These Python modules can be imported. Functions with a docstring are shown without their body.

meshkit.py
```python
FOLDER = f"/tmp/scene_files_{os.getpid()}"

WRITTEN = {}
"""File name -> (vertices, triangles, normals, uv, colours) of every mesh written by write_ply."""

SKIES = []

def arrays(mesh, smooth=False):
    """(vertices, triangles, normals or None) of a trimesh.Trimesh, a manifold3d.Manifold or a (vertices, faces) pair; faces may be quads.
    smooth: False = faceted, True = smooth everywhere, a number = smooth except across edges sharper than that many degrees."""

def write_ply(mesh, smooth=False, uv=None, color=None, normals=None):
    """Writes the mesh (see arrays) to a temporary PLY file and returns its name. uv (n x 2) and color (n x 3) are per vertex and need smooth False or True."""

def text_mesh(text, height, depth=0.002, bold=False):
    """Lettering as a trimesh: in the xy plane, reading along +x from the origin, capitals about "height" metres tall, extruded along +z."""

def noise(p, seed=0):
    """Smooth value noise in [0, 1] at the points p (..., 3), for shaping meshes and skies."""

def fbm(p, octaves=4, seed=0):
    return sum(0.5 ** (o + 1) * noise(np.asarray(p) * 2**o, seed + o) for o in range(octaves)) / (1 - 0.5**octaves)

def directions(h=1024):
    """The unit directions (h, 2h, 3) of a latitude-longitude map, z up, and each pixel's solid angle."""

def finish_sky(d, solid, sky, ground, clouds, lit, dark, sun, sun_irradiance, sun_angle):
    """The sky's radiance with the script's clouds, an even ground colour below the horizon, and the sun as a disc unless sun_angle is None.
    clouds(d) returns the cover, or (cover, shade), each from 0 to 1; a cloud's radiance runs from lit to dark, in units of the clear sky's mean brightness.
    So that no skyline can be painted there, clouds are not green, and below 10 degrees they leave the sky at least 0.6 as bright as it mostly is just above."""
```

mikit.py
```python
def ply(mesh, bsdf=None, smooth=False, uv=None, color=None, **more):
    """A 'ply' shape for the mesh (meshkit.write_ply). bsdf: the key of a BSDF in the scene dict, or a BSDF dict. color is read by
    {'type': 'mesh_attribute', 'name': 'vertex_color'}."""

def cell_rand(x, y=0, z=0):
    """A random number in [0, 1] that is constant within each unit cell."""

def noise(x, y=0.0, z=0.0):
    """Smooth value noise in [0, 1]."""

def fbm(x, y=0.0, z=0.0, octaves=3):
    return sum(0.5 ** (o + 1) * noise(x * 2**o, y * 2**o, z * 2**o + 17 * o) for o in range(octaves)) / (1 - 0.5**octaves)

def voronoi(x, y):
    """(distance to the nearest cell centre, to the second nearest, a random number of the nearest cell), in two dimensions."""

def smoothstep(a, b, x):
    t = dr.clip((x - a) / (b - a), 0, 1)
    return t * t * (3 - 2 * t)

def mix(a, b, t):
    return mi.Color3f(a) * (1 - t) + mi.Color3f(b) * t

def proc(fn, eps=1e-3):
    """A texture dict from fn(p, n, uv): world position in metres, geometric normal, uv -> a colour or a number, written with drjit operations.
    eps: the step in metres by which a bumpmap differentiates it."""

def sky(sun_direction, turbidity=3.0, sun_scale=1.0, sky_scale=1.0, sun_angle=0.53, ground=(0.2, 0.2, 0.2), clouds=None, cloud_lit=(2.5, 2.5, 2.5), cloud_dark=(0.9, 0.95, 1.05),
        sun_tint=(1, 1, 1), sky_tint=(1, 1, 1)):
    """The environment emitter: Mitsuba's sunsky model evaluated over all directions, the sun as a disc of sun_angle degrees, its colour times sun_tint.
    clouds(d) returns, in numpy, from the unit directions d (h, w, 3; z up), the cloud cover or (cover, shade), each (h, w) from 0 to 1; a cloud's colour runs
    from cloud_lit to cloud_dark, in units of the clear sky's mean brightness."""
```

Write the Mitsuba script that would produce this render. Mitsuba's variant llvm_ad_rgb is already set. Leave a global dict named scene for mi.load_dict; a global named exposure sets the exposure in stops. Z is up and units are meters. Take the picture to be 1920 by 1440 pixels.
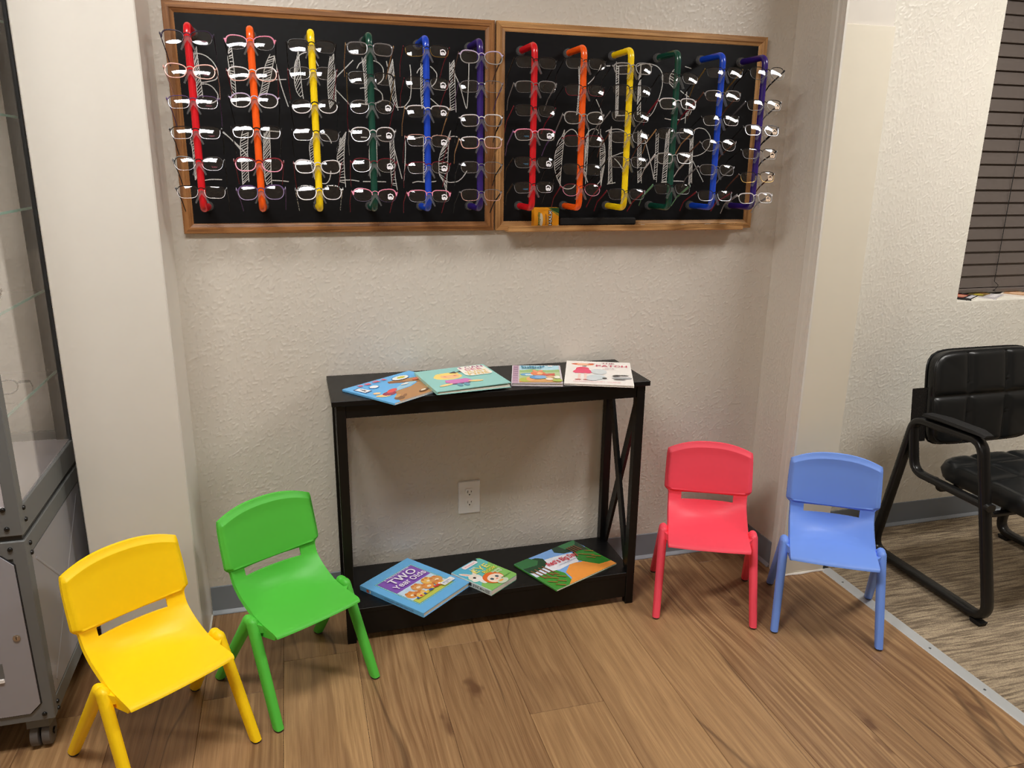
import math, random
import numpy as np, trimesh, manifold3d as m3
import drjit as dr, mitsuba as mi, mikit, meshkit
from mikit import noise, fbm, voronoi, cell_rand, smoothstep, mix, proc
from shapely.geometry import Polygon, box as sbox, LineString, Point
from shapely import affinity
T = mi.ScalarTransform4f
scene, labels = {}, {}
rng = random.Random(7)

# ---------------------------------------------------------------- camera, light, exposure
EYE = np.array([0.29681, -2.49602, 1.47481]); FWD = np.array([0.26237, 0.92555, -0.273]); UPV = np.array([0.06226, 0.26609, 0.96194])
scene['camera'] = {'type': 'perspective', 'fov': math.degrees(2*math.atan(960/1461.215)), 'fov_axis': 'x', 'near_clip': 0.02, 'far_clip': 50,
                   'to_world': T().look_at(origin=EYE.tolist(), target=(EYE+FWD).tolist(), up=UPV.tolist())}
exposure = 0.36
CEIL = 2.6
LIGHTS = [  # troffers: centre x, y, size x, size y, radiance
    (-0.08, -1.40, 1.18, 0.36, 27.0),
    (2.85, -1.15, 1.18, 0.36, 24.5),
    (0.42, -4.0, 1.18, 0.36, 6.0),
]
LIGHT_TINT = (1.0, 0.972, 0.925)

# ---------------------------------------------------------------- helpers
def lin(r, g=None, b=None):
    c = np.array(r if g is None else (r, g, b), float)/255
    return tuple(float(v) for v in np.where(c <= .04045, c/12.92, ((c+.055)/1.055)**2.4))

def mat(name, rgb, rough=.5, spec=.5, metal=0., **k):
    col = {'type': 'rgb', 'value': lin(rgb)} if isinstance(rgb, (tuple, list)) else rgb
    scene[name] = {'type': 'twosided', 'bsdf': {'type': 'principled', 'base_color': col, 'roughness': rough, 'specular': spec, 'metallic': metal, **k}}
    return name

def bumped(name, rgb, fn, scale, rough=.5, spec=.5, eps=1e-3):
    col = {'type': 'rgb', 'value': lin(rgb)} if isinstance(rgb, (tuple, list)) else rgb
    scene[name] = {'type': 'twosided', 'bsdf': {'type': 'bumpmap', 'tex': proc(fn, eps), 'scale': scale,
                   'bsdf': {'type': 'principled', 'base_color': col, 'roughness': rough, 'specular': spec}}}
    return name

def key_for(name, parent=None):
    k = name if parent is None else parent+'__'+name
    if k not in scene and k not in labels and not any(q.startswith(k+'__') for q in scene): return k
    i = 1
    while True:
        kk = f'{k}_{i:03d}'
        if kk not in scene and kk not in labels: return kk
        i += 1

COUNT = {}
def obj(name, shape, parent=None, label=None, cat=None, group=None, kind=None):
    """one entry of the scene"""
    k = name if parent is None else parent+'__'+name
    n = COUNT.get(k, 0); COUNT[k] = n+1
    if n: k = f'{k}_{n:03d}'
    scene[k] = shape
    d = {a: b for a, b in (('label', label), ('category', cat), ('group', group), ('kind', kind)) if b}
    if d: labels[k] = d
    return k

def thing(name, label, cat, group=None):
    n = COUNT.get(name, 0); COUNT[name] = n+1
    k = name if not n else f'{name}_{n:03d}'
    labels[k] = {'label': label, 'category': cat}
    if group: labels[k]['group'] = group
    return k

def ply(mesh, bsdf, smooth=False, **k): return mikit.ply(mesh, bsdf, smooth=smooth, **k)

def at(shape, bsdf=None, M=None):
    s = dict(shape)
    if bsdf: s['bsdf'] = {'type': 'ref', 'id': bsdf}
    if M is not None: s['to_world'] = mi.ScalarTransform4f(np.asarray(M).tolist())
    return s

def hull(pts): return trimesh.convex.convex_hull(np.asarray(pts, float))

def rb(x0, x1, y0, y1, z0, z1, b=.002):
    """chamfered box"""
    b = min(b, (x1-x0)*.45, (y1-y0)*.45, (z1-z0)*.45)
    P = []
    for sx in (0, 1):
        for sy in (0, 1):
            for sz in (0, 1):
                c = np.array([(x0, x1)[sx], (y0, y1)[sy], (z0, z1)[sz]])
                d = np.array([1-2*sx, 1-2*sy, 1-2*sz])*b
                for a in range(3):
                    e = d.copy(); e[a] = 0; P.append(c+e)
    return hull(P)

def cat(*m): return trimesh.util.concatenate(list(m))

def rot(v, ang, axis):
    return trimesh.transformations.rotation_matrix(math.radians(ang), axis)

def frames(path, closed=False, up=None):
    P = np.asarray(path, float); n = len(P)
    if closed: t = np.roll(P, -1, 0)-np.roll(P, 1, 0)
    else: t = np.gradient(P, axis=0)
    t /= np.linalg.norm(t, axis=1)[:, None]
    if up is None:
        a = np.array([0, 0, 1.]) if abs(t[0][2]) < .9 else np.array([0, 1., 0])
        N = [a-t[0]*(a@t[0])]; N[0] /= np.linalg.norm(N[0])
        for i in range(1, n):
            v = N[-1]-t[i]*(N[-1]@t[i]); N.append(v/np.linalg.norm(v))
        N = np.array(N)
    else:
        N = np.asarray(up, float)-t*(t@np.asarray(up, float))[:, None]; N /= np.linalg.norm(N, axis=1)[:, None]
    return P, t, N, np.cross(t, N)

def tube(path, r, k=10, closed=False, up=None, sq=1.0):
    """swept tube, r = radius, (rn, rb) or per-point array; sq < 1 squares the section"""
    P, t, N, B = frames(path, closed, up); n = len(P)
    a = np.arange(k)*2*np.pi/k+np.pi/k
    c, s = np.cos(a), np.sin(a); c = np.sign(c)*np.abs(c)**sq; s = np.sign(s)*np.abs(s)**sq
    r = np.asarray(r, float)
    if r.ndim == 0: R = np.full((n, 2), float(r))
    elif r.ndim == 1 and len(r) == 2 and n != 2: R = np.tile(r, (n, 1))
    elif r.ndim == 1: R = np.stack([r, r], 1)
    else: R = r
    V = P[:, None]+N[:, None]*(c[None, :, None]*R[:, :1, None])+B[:, None]*(s[None, :, None]*R[:, 1:, None])
    V = V.reshape(-1, 3); F = []
    m = n if closed else n-1
    for i in range(m):
        j = (i+1) % n
        for q in range(k):
            q2 = (q+1) % k
            F += [[i*k+q, i*k+q2, j*k+q2], [i*k+q, j*k+q2, j*k+q]]
    if not closed:
        V = np.vstack([V, P[:1], P[-1:]]); a0, a1 = n*k, n*k+1
        for q in range(k):
            q2 = (q+1) % k
            F += [[a0, q2, q], [a1, (n-1)*k+q, (n-1)*k+q2]]
    mm = trimesh.Trimesh(V, F, process=False)
    if mm.volume < 0: mm.invert()
    return mm

def fillet(pts, rad, n=6):
    """polyline with rounded corners"""
    pts = [np.asarray(p, float) for p in pts]; out = [pts[0]]
    for i in range(1, len(pts)-1):
        a, b, c = pts[i-1], pts[i], pts[i+1]
        u, v = (a-b)/np.linalg.norm(a-b), (c-b)/np.linalg.norm(c-b)
        ang = math.acos(np.clip(u@v, -1, 1)); d = min(rad/math.tan(ang/2), np.linalg.norm(a-b)*.49, np.linalg.norm(c-b)*.49)
        p, q = b+u*d, b+v*d
        for s in np.linspace(0, 1, n+1): out.append((1-s)**2*p+2*s*(1-s)*b+s*s*q)
    out.append(pts[-1]); return np.array(out)

def densify(P, step):
    P = np.asarray(P, float); out = [P[0]]
    for a, b in zip(P[:-1], P[1:]):
        n = max(1, int(np.linalg.norm(b-a)/step))
        out += [a+(b-a)*i/n for i in range(1, n+1)]
    return np.array(out)

def cyl(p0, p1, r, k=16, r1=None):
    p0, p1 = np.asarray(p0, float), np.asarray(p1, float)
    return tube([p0, p1], np.array([[r, r], [r1 or r, r1 or r]]), k)

def flat(poly, z=0.0, col=None):
    """flat triangulated polygon"""
    out = []
    for g in getattr(poly, 'geoms', [poly]):
        if g.is_empty or g.area < 1e-9 or g.geom_type != 'Polygon': continue
        v, f = trimesh.creation.triangulate_polygon(g, engine='earcut')
        v = np.c_[v, np.full(len(v), z)]
        m = trimesh.Trimesh(v, f, process=False)
        if len(f) and m.face_normals[:, 2].mean() < 0: m.invert()
        out.append(m)
    return cat(*out) if out else None

TEXT = {}
def text_flat(s, h, bold=True):
    """lettering as a flat mesh, origin at the bottom left, capitals h tall"""
    k = (s, bold)
    if k not in TEXT:
        m = meshkit.text_mesh(s, 1.0, .01, bold)
        top = m.triangles_center[:, 2] > .0099
        TEXT[k] = m.submesh([np.nonzero(top)[0]], append=True)
    m = TEXT[k].copy(); m.vertices *= h; m.vertices[:, 2] = 0
    return m

def prints(layers):
    """layers: (polygon or flat mesh, sRGB) -> (mesh, vertex colours), each layer a hair above the last"""
    ms, cs = [], []
    for i, (g, c) in enumerate(layers):
        m = flat(g) if not isinstance(g, trimesh.Trimesh) else g.copy()
        if m is None: continue
        m.vertices[:, 2] += .00012*(i+1)
        ms.append(m); cs.append(np.tile(lin(c), (len(m.vertices), 1)))
    return cat(*ms), np.vstack(cs)

def vply(mc, bsdf, M=None):
    m, c = mc
    s = mikit.ply((m.vertices, m.faces), bsdf, smooth=False, color=c)
    return at(s, None, M) if M is not None else s

def place(x, y, z, rz=0):
    M = np.eye(4); a = math.radians(rz)
    M[:2, :2] = [[math.cos(a), -math.sin(a)], [math.sin(a), math.cos(a)]]; M[:3, 3] = x, y, z
    return M

# ---------------------------------------------------------------- materials
mat('paint_wall', (210, 204, 194), .40, .5)
mat('paint_window_wall', (228, 224, 212), .36, .5)
mat('paint_far', (168, 160, 150), .6, .3)
mat('paint_trim', (216, 212, 204), .38, .5)
mat('paint_cream', (218, 211, 194), .38, .5)
mat('ceiling_white', (222, 220, 214), .8, .2)
mat('vinyl_base', (124, 132, 141), .42, .5)
mat('vinyl_lip', (146, 153, 161), .35, .5)
mat('alu', (188, 190, 190), .38, .5, .25)
mat('screw_metal', (120, 122, 124), .35, .5, .8)
mat('white_gloss', (238, 238, 238), .3, .5)
mat('dark_slot', (25, 25, 27), .6)
mat('black_wood', (9, 9, 10), .40, .32)
mat('black_metal', (14, 14, 15), .3, .5)
mat('black_rubber', (22, 22, 23), .6, .4)
mat('case_grey', (104, 106, 106), .45, .4)
mat('case_dark', (44, 46, 47), .4, .4)
mat('case_panel', (150, 149, 155), .42, .4)
mat('case_deck', (196, 190, 196), .4, .4)
mat('blind_brown', (100, 91, 86), .4, .5)
mat('cord_black', (24, 22, 22), .7)
mat('chalk', (200, 200, 198), .95, .1)
mat('slate', (9, 10, 14), .55, .22)
mat('paper', (226, 222, 210), .7, .2)
mat('wheel_grey', (92, 88, 86), .5, .4)
mat('leather', (17, 19, 20), .36, .5)
mat('chrome', (190, 185, 178), .25, .5, .9)
mat('print', {'type': 'mesh_attribute', 'name': 'vertex_color'}, .32, .5)
mat('print_matt', {'type': 'mesh_attribute', 'name': 'vertex_color'}, .7, .2)
scene['glass'] = {'type': 'thindielectric', 'int_ior': 1.5}
scene['lens_glass'] = {'type': 'thindielectric', 'int_ior': 1.52}
scene['clear_plastic'] = {'type': 'blendbsdf', 'weight': .06, 'a': {'type': 'thindielectric', 'int_ior': 1.6}, 'b': {'type': 'twosided', 'bsdf': {'type': 'principled', 'base_color': {'type': 'rgb', 'value': [.85, .85, .87]}, 'roughness': .2, 'specular': .6}}}
mat('glass_edge', (150, 196, 186), .2, .5)

def floor_wood(p, n, uv):
    k = dr.floor(uv.x)+.5
    r0, r1, r2 = cell_rand(k, 1), cell_rand(k, 2), cell_rand(k, 3)
    x, y = p.x, p.y+r0*9
    wav = (fbm(x*8+r1*20, y*2.0, 0, 2)-.5)*1.5
    # growth rings: cathedral loops stretched along the plank
    rad = dr.sqrt(dr.square((uv.x-dr.floor(uv.x)-.5)*.24+(r2-.5)*.16+wav*.05)+dr.square(dr.sin(y*1.7+r1*6)*.045))
    ring = fbm(rad*150, y*2.2, r0*7, 2)
    streak = fbm((x+wav*.02)*120+r0*30, y*4.5, 1, 3)
    fine = fbm(x*520, y*16, 2, 2)
    base = mix(lin(180, 145, 105), lin(138, 104, 72), smoothstep(.25, .8, ring*.6+streak*.5))
    base = mix(base, lin(192, 155, 110), smoothstep(.45, .95, r2)*.55)
    base = mix(base, lin(124, 92, 64), smoothstep(.55, 1.0, r1)*.35)
    base = base*(.84+.32*fine)
    band = smoothstep(.52, .80, fbm(x*14+r1*50+wav*2.5, y*.8, 4, 3))
    base = mix(base, lin(108, 76, 54), band*.6*(.3+.7*streak))
    crack = smoothstep(.035, .0, dr.abs(fbm(x*9+r1*30+wav*1.2, y*.8, 8, 2)-.5))*smoothstep(.5, .7, noise(x*3+r0*11, y*1.9, 5))
    base = mix(base, lin(66, 45, 32), crack*.55)
    wob = (fbm(x*40+r0*9, y*24, 3, 2)-.5)*.16
    d1, d2, rr = voronoi(x*5.0+r0*3, y*1.7)
    d1 = d1+wob
    knot = smoothstep(.13, .02, d1)*smoothstep(.72, .76, rr)
    base = mix(base, lin(96, 64, 44), knot*.75)
    return base*mi.Color3f(.86, .835, .81)
def floor_relief(p, n, uv):
    return fbm(p.x*420, p.y*14, 2, 2)
bumped('floor_wood', proc(floor_wood), floor_relief, .0005, .42, .42)

def carpet_col(p, n, uv):
    row = p.y*250+fbm(p.x*4, p.y*14, 1, 2)*1.6
    s = fbm(p.x*14, row*.85, 0, 2)
    s2 = noise(p.x*5+4, row*.33, 6)
    g = noise(p.x*420, p.y*420)
    c = mix(lin(112, 98, 82), lin(170, 153, 129), smoothstep(.2, .8, s*.8+s2*.2))
    return c*(.72+.5*g)
def carpet_relief(p, n, uv):
    row = p.y*250+fbm(p.x*4, p.y*14, 1, 2)*1.6
    return fbm(p.x*14, row*.85, 0, 2)*.6+noise(p.x*420, p.y*420)*.5
bumped('carpet_loop', proc(carpet_col), carpet_relief, .0035, .95, .1)

def oak(horizontal, dark, light):
    def fn(p, n, uv):
        a, b = (p.x, p.z+p.y*.8) if horizontal else (p.z, p.x+p.y*.8)
        w = fbm(a*3, b*14, 2, 2)*.05
        g = fbm((b+w*.35)*190, a*5, 0, 3)
        q = smoothstep(.4, .62, fbm((b+w)*70, a*2, 5, 2))
        fine = noise(b*900, a*26)
        return mix(lin(light), lin(dark), smoothstep(.25, .75, g)*.6+q*.35)*(.86+.24*fine)
    return proc(fn)
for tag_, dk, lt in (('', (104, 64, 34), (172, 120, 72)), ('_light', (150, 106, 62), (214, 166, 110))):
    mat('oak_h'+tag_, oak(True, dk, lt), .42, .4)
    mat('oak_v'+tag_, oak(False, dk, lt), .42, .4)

# ---------------------------------------------------------------- the room
XL, XR, YF = -1.7, 4.6, -4.9          # room limits
X0, X1 = -0.035, 1.985                # alcove between the two pilasters
PX, PY = 2.165, -0.255                # right pilaster's far face and front
WX0, WX1, WZ0, WZ1, WD = 2.85, 4.25, .96, 2.25, .2
def struct(name, mesh, m, parent=None, **k):
    return obj(name, ply(mesh, m, **k), parent, kind='structure' if parent is None else None)
def quadbox(*a): return trimesh.creation.box(bounds=[[a[0], a[2], a[4]], [a[1], a[3], a[5]]])

# floor: sub-floor slab and vinyl planks, each a piece
struct('floor', quadbox(XL, XR, YF, .25, -.06, -.004), 'dark_slot')
PW, PL = .22, 1.22
fixed = {0: -.376, 1: -.747, -1: .02, -2: -.33, 2: -.16, 3: -.05, 4: -.02, 5: -.09, 6: -.03}
for c in range(-11, 7):
    xa, xb = .637+PW*c, .637+PW*(c+1)
    xb = min(xb, PX); xa = max(xa, XL)
    if xb-xa < .01: continue
    y1 = fixed.get(c, rng.uniform(-.5, .6))
    while y1 < .0: y1 += PL
    i = 0
    while y1 > YF:
        ya, yb = max(y1-PL, YF), min(y1, 0.0)
        if yb-ya > .02:
            e = .0004
            m = rb(xa+e, xb-e, ya+e, yb-e, -.004, 0, .0007)
            s = (c+11)*7+i+1
            uv = np.c_[s+.02+.96*(m.vertices[:, 0]-(.637+PW*c))/PW, m.vertices[:, 1]]
            obj('plank', ply(m, 'floor_wood', uv=uv), 'floor')
        y1 -= PL; i += 1
obj('carpet', ply(quadbox(PX+.038, XR, YF, 0, -.004, 0), 'carpet_loop'), label='brown and tan striped loop carpet under the black armchair', cat='carpet')
t = thing('threshold_strip', 'flat grey metal strip where the wood floor meets the carpet', 'floor strip')
obj('strip', ply(trimesh.Trimesh(*(lambda m: (m.vertices, m.faces))(hull([[PX-.006+dx, y, z] for y in (YF, PY) for dx, z in ((0, 0), (.004, .0018), (.012, .0026), (.034, .0028), (.042, .0022), (.046, .0005), (0, -.002), (.046, -.002))])), process=False), 'alu'), t)
for k in range(12):
    y = -.36-.21*k
    if y > YF: obj('screw', ply(cyl((PX+.014, y, .001), (PX+.014, y, .0034), .004, 10), 'screw_metal'), t)

# walls
def sstep(a, b, x):
    t = np.clip((x-a)/(b-a), 0, 1); return t*t*(3-2*t)
def relief_wall(xa, xb, za, zb_, step, hfun, skip):
    """sprayed wall texture as real relief: a grid of small bumps standing out towards the room"""
    nx, nz = int((xb-xa)/step)+1, int((zb_-za)/step)+1
    xs, zs = np.linspace(xa, xb, nx), np.linspace(za, zb_, nz)
    X, Z = np.meshgrid(xs, zs, indexing='ij'); p = np.stack([X, Z, 0*X], -1)
    fade = np.minimum.reduce([sstep(0, .006, X-xa), sstep(0, .006, xb-X), sstep(0, .006, Z-za), sstep(0, .006, zb_-Z)])
    V = np.stack([X, -(.0003+hfun(p)*fade), Z], -1).reshape(-1, 3)
    i, j = np.meshgrid(np.arange(nx-1), np.arange(nz-1), indexing='ij'); cx_, cz_ = (xs[:-1]+xs[1:])/2, (zs[:-1]+zs[1:])/2
    keep = np.ones(i.shape, bool)
    for a0, a1, b0, b1 in skip: keep &= ~((cx_[:, None] > a0) & (cx_[:, None] < a1) & (cz_[None] > b0) & (cz_[None] < b1))
    q = (i*nz+j)[keep]
    F = np.vstack([np.stack([q, q+nz, q+nz+1], 1), np.stack([q, q+nz+1, q+1], 1)])
    used = np.unique(F); m = np.full(len(V), -1); m[used] = np.arange(len(used))
    return trimesh.Trimesh(V[used], m[F], process=False)
def spatter(p):
    w = meshkit.fbm(p*np.array([180, 165, 1.])+3, 2, 5)
    return .00095*sstep(.60, .72, w)+.00022*meshkit.noise(p*330, 2)
def peel(p):
    w = meshkit.fbm(p*np.array([175, 175, 1.])+9, 2, 8)
    return .00095*sstep(.46, .70, w)+.00018*meshkit.noise(p*330, 4)
struct('wall_back', quadbox(XL, X1+.02, 0, .25, -.05, CEIL), 'paint_wall')
obj('sprayed_texture', ply(relief_wall(X0, X1, .09, 2.06, .0027, spatter, [(.03, 1.84, 1.29, 1.86)]), 'paint_wall', smooth=True), 'wall_back')
obj('sprayed_texture', ply(relief_wall(-.70, -.317, .62, 2.06, .0032, spatter, []), 'paint_wall', smooth=True), 'wall_back')
struct('wall_pilaster_left', rb(-.315, X0, -.23, .01, 0, CEIL, .003), 'paint_trim')
struct('wall_pilaster_right', rb(X1, PX, PY, .01, 0, CEIL, .003), 'paint_wall')
obj('front_board', ply(rb(X1-.002, PX+.002, PY-.006, PY+.002, 0, 1.90, .001), 'paint_cream'), 'wall_pilaster_right')
rm = relief_wall(-.186, -.001, .09, 2.1, .0029, peel, [])
V = rm.vertices; rm = trimesh.Trimesh(np.c_[X1+V[:, 1], V[:, 0], V[:, 2]], rm.faces[:, ::-1], process=False)
obj('sprayed_texture', ply(rm, 'paint_wall', smooth=True), 'wall_pilaster_right')
# corner moulding on the pilaster's inner face
prof = [(0, -.19), (-.006, -.192), (-.010, -.200), (-.010, -.222), (-.006, -.226), (-.006, -.232), (-.013, -.238), (-.013, -.248), (-.008, -.252), (-.008, -.263), (0, -.263)]
m = trimesh.creation.extrude_polygon(Polygon([(X1+a, b) for a, b in prof]), CEIL, engine='earcut')
obj('corner_moulding', ply(m, 'paint_trim'), 'wall_pilaster_right')
# window wall with its opening
m = cat(quadbox(PX-.02, WX0, 0, .25, -.05, CEIL), quadbox(WX1, XR, 0, .25, -.05, CEIL), quadbox(WX0, WX1, 0, .25, -.05, WZ0), quadbox(WX0, WX1, 0, .25, WZ1, CEIL))
struct('wall_window', m, 'paint_window_wall')
obj('sprayed_texture', ply(relief_wall(PX+.002, 3.42, .09, 2.06, .0029, peel, [(WX0-.0015, 4, WZ0-.0015, 3)]), 'paint_window_wall', smooth=True), 'wall_window')
struct('wall_left', quadbox(XL-.1, XL, YF, .25, -.05, CEIL), 'paint_far')
struct('wall_right', quadbox(XR, XR+.1, YF, .25, -.05, CEIL), 'paint_far')
struct('wall_front', quadbox(XL-.1, XR+.1, YF-.1, YF, -.05, CEIL), 'paint_far')
struct('ceiling', quadbox(XL-.1, XR+.1, YF-.1, .25, CEIL, CEIL+.05), 'ceiling_white')
# caulk lines where the pilasters meet the floor
obj('caulk', ply(tube([(X0+.001, -.232, .002), (X0+.001, -.10, .002), (X0+.001, -.012, .002)], .004, 6), 'paint_trim'), 'wall_pilaster_left')
cp = [(x, PY-.007+.002*math.sin(x*57), .002) for x in np.linspace(X1-.003, PX+.002, 14)]
obj('caulk', ply(tube(cp, .005, 6), 'paint_trim'), 'wall_pilaster_right')
m = cyl((2.082, PY-.0065, .398), (2.082, PY-.0035, .398), .006, 10)
obj('paint_blister', ply(m, 'paint_cream', smooth=40), 'wall_pilaster_right')

# cove base: extruded along the wall, toe at the floor
def cove(name, a, b, nx, ny):
    a, b = np.array(a, float), np.array(b, float); d = (b-a)/np.linalg.norm(b-a); nrm = np.array([nx, ny])
    def ext(pts):
        V = []
        for q in (a, b): V += [(*(q+nrm*o), z) for o, z in pts]
        return hull(V)
    k = struct(name, ext([(0, .012), (.004, .010), (.0035, .1), (.002, .102), (0, .102)]), 'vinyl_base')
    obj('toe', ply(ext([(0, .001), (.0135, .001), (.0125, .004), (.0045, .0135), (0, .0135)]), 'vinyl_lip'), k)
cove('baseboard_back', (X0+.003, 0), (X1-.004, 0), 0, -1)
cove('baseboard_return', (X1, -.188), (X1, -.004), -1, 0)
cove('baseboard_window', (PX+.002, 0), (XR, 0), 0, -1)

# window: pane behind the blind, frame, sill
t = struct('window_1', cat(rb(WX0, WX0+.03, WD-.01, WD+.03, WZ0, WZ1), rb(WX1-.03, WX1, WD-.01, WD+.03, WZ0, WZ1), rb(WX0, WX1, WD-.01, WD+.03, WZ0, WZ0+.03), rb(WX0, WX1, WD-.01, WD+.03, WZ1-.03, WZ1)), 'white_gloss')
obj('pane', ply(quadbox(WX0+.03, WX1-.03, WD+.008, WD+.014, WZ0+.03, WZ1-.03), 'dark_slot'), t)
t = thing('window_blind', 'closed dark brown slatted blind in the window above the magazines', 'window blind')
sm = hull([(x, y, z) for x in (WX0+.012, WX1-.012) for y, z in ((0, .027), (.003, .028), (-.009, -.0265), (-.012, -.025), (-.0065, 0), (-.002, 0))])
slat = ply(sm, 'blind_brown')
nz = WZ0+.055; 
k = 0
while nz+.0505*k < WZ1-.05:
    obj('slat', at(slat, None, place(0, WD-.045, nz+.0505*k)), t); k += 1
obj('bottom_rail', ply(rb(WX0+.012, WX1-.012, WD-.07, WD-.03, nz-.047, nz-.028, .004), 'blind_brown'), t)
obj('head_rail', ply(rb(WX0+.01, WX1-.01, WD-.075, WD-.02, WZ1-.05, WZ1-.003, .003), 'blind_brown'), t)
for x in (3.17, 3.9):
    P = [(x, WD-.064, z) for z in np.linspace(WZ1-.05, nz+.0, 8)]+[(x+.012, WD-.075, nz-.015), (x+.002, WD-.075, nz-.03), (x-.006, WD-.073, nz-.036), (x+.006, WD-.073, nz-.042)]
    obj('ladder_cord', ply(tube(P, .0014, 6), 'cord_black'), t)

# ceiling troffers: the room's lamps
for x, y, sx, sy, rad in LIGHTS:
    wh = ('above the alcove' if y > -2 and x < 2 else 'above the armchair' if x > 2 else 'behind the photographer')
    t = thing('ceiling_light', f'recessed fluorescent ceiling panel {wh}', 'ceiling light', 'ceiling panels')
    f_ = .03
    obj('frame', ply(cat(quadbox(x-sx/2-f_, x-sx/2, y-sy/2-f_, y+sy/2+f_, CEIL-.012, CEIL), quadbox(x+sx/2, x+sx/2+f_, y-sy/2-f_, y+sy/2+f_, CEIL-.012, CEIL),
                         quadbox(x-sx/2, x+sx/2, y-sy/2-f_, y-sy/2, CEIL-.012, CEIL), quadbox(x-sx/2, x+sx/2, y+sy/2, y+sy/2+f_, CEIL-.012, CEIL)), 'white_gloss'), t)
    v = np.array([[x-sx/2, y-sy/2, CEIL-.006], [x+sx/2, y-sy/2, CEIL-.006], [x+sx/2, y+sy/2, CEIL-.006], [x-sx/2, y+sy/2, CEIL-.006]])
    s = mikit.ply((v, np.array([[0, 2, 1], [0, 3, 2]])), 'ceiling_white')
    s['emitter'] = {'type': 'area', 'radiance': {'type': 'rgb', 'value': [rad*c for c in LIGHT_TINT]}}
    obj('diffuser', s, t)

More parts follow.
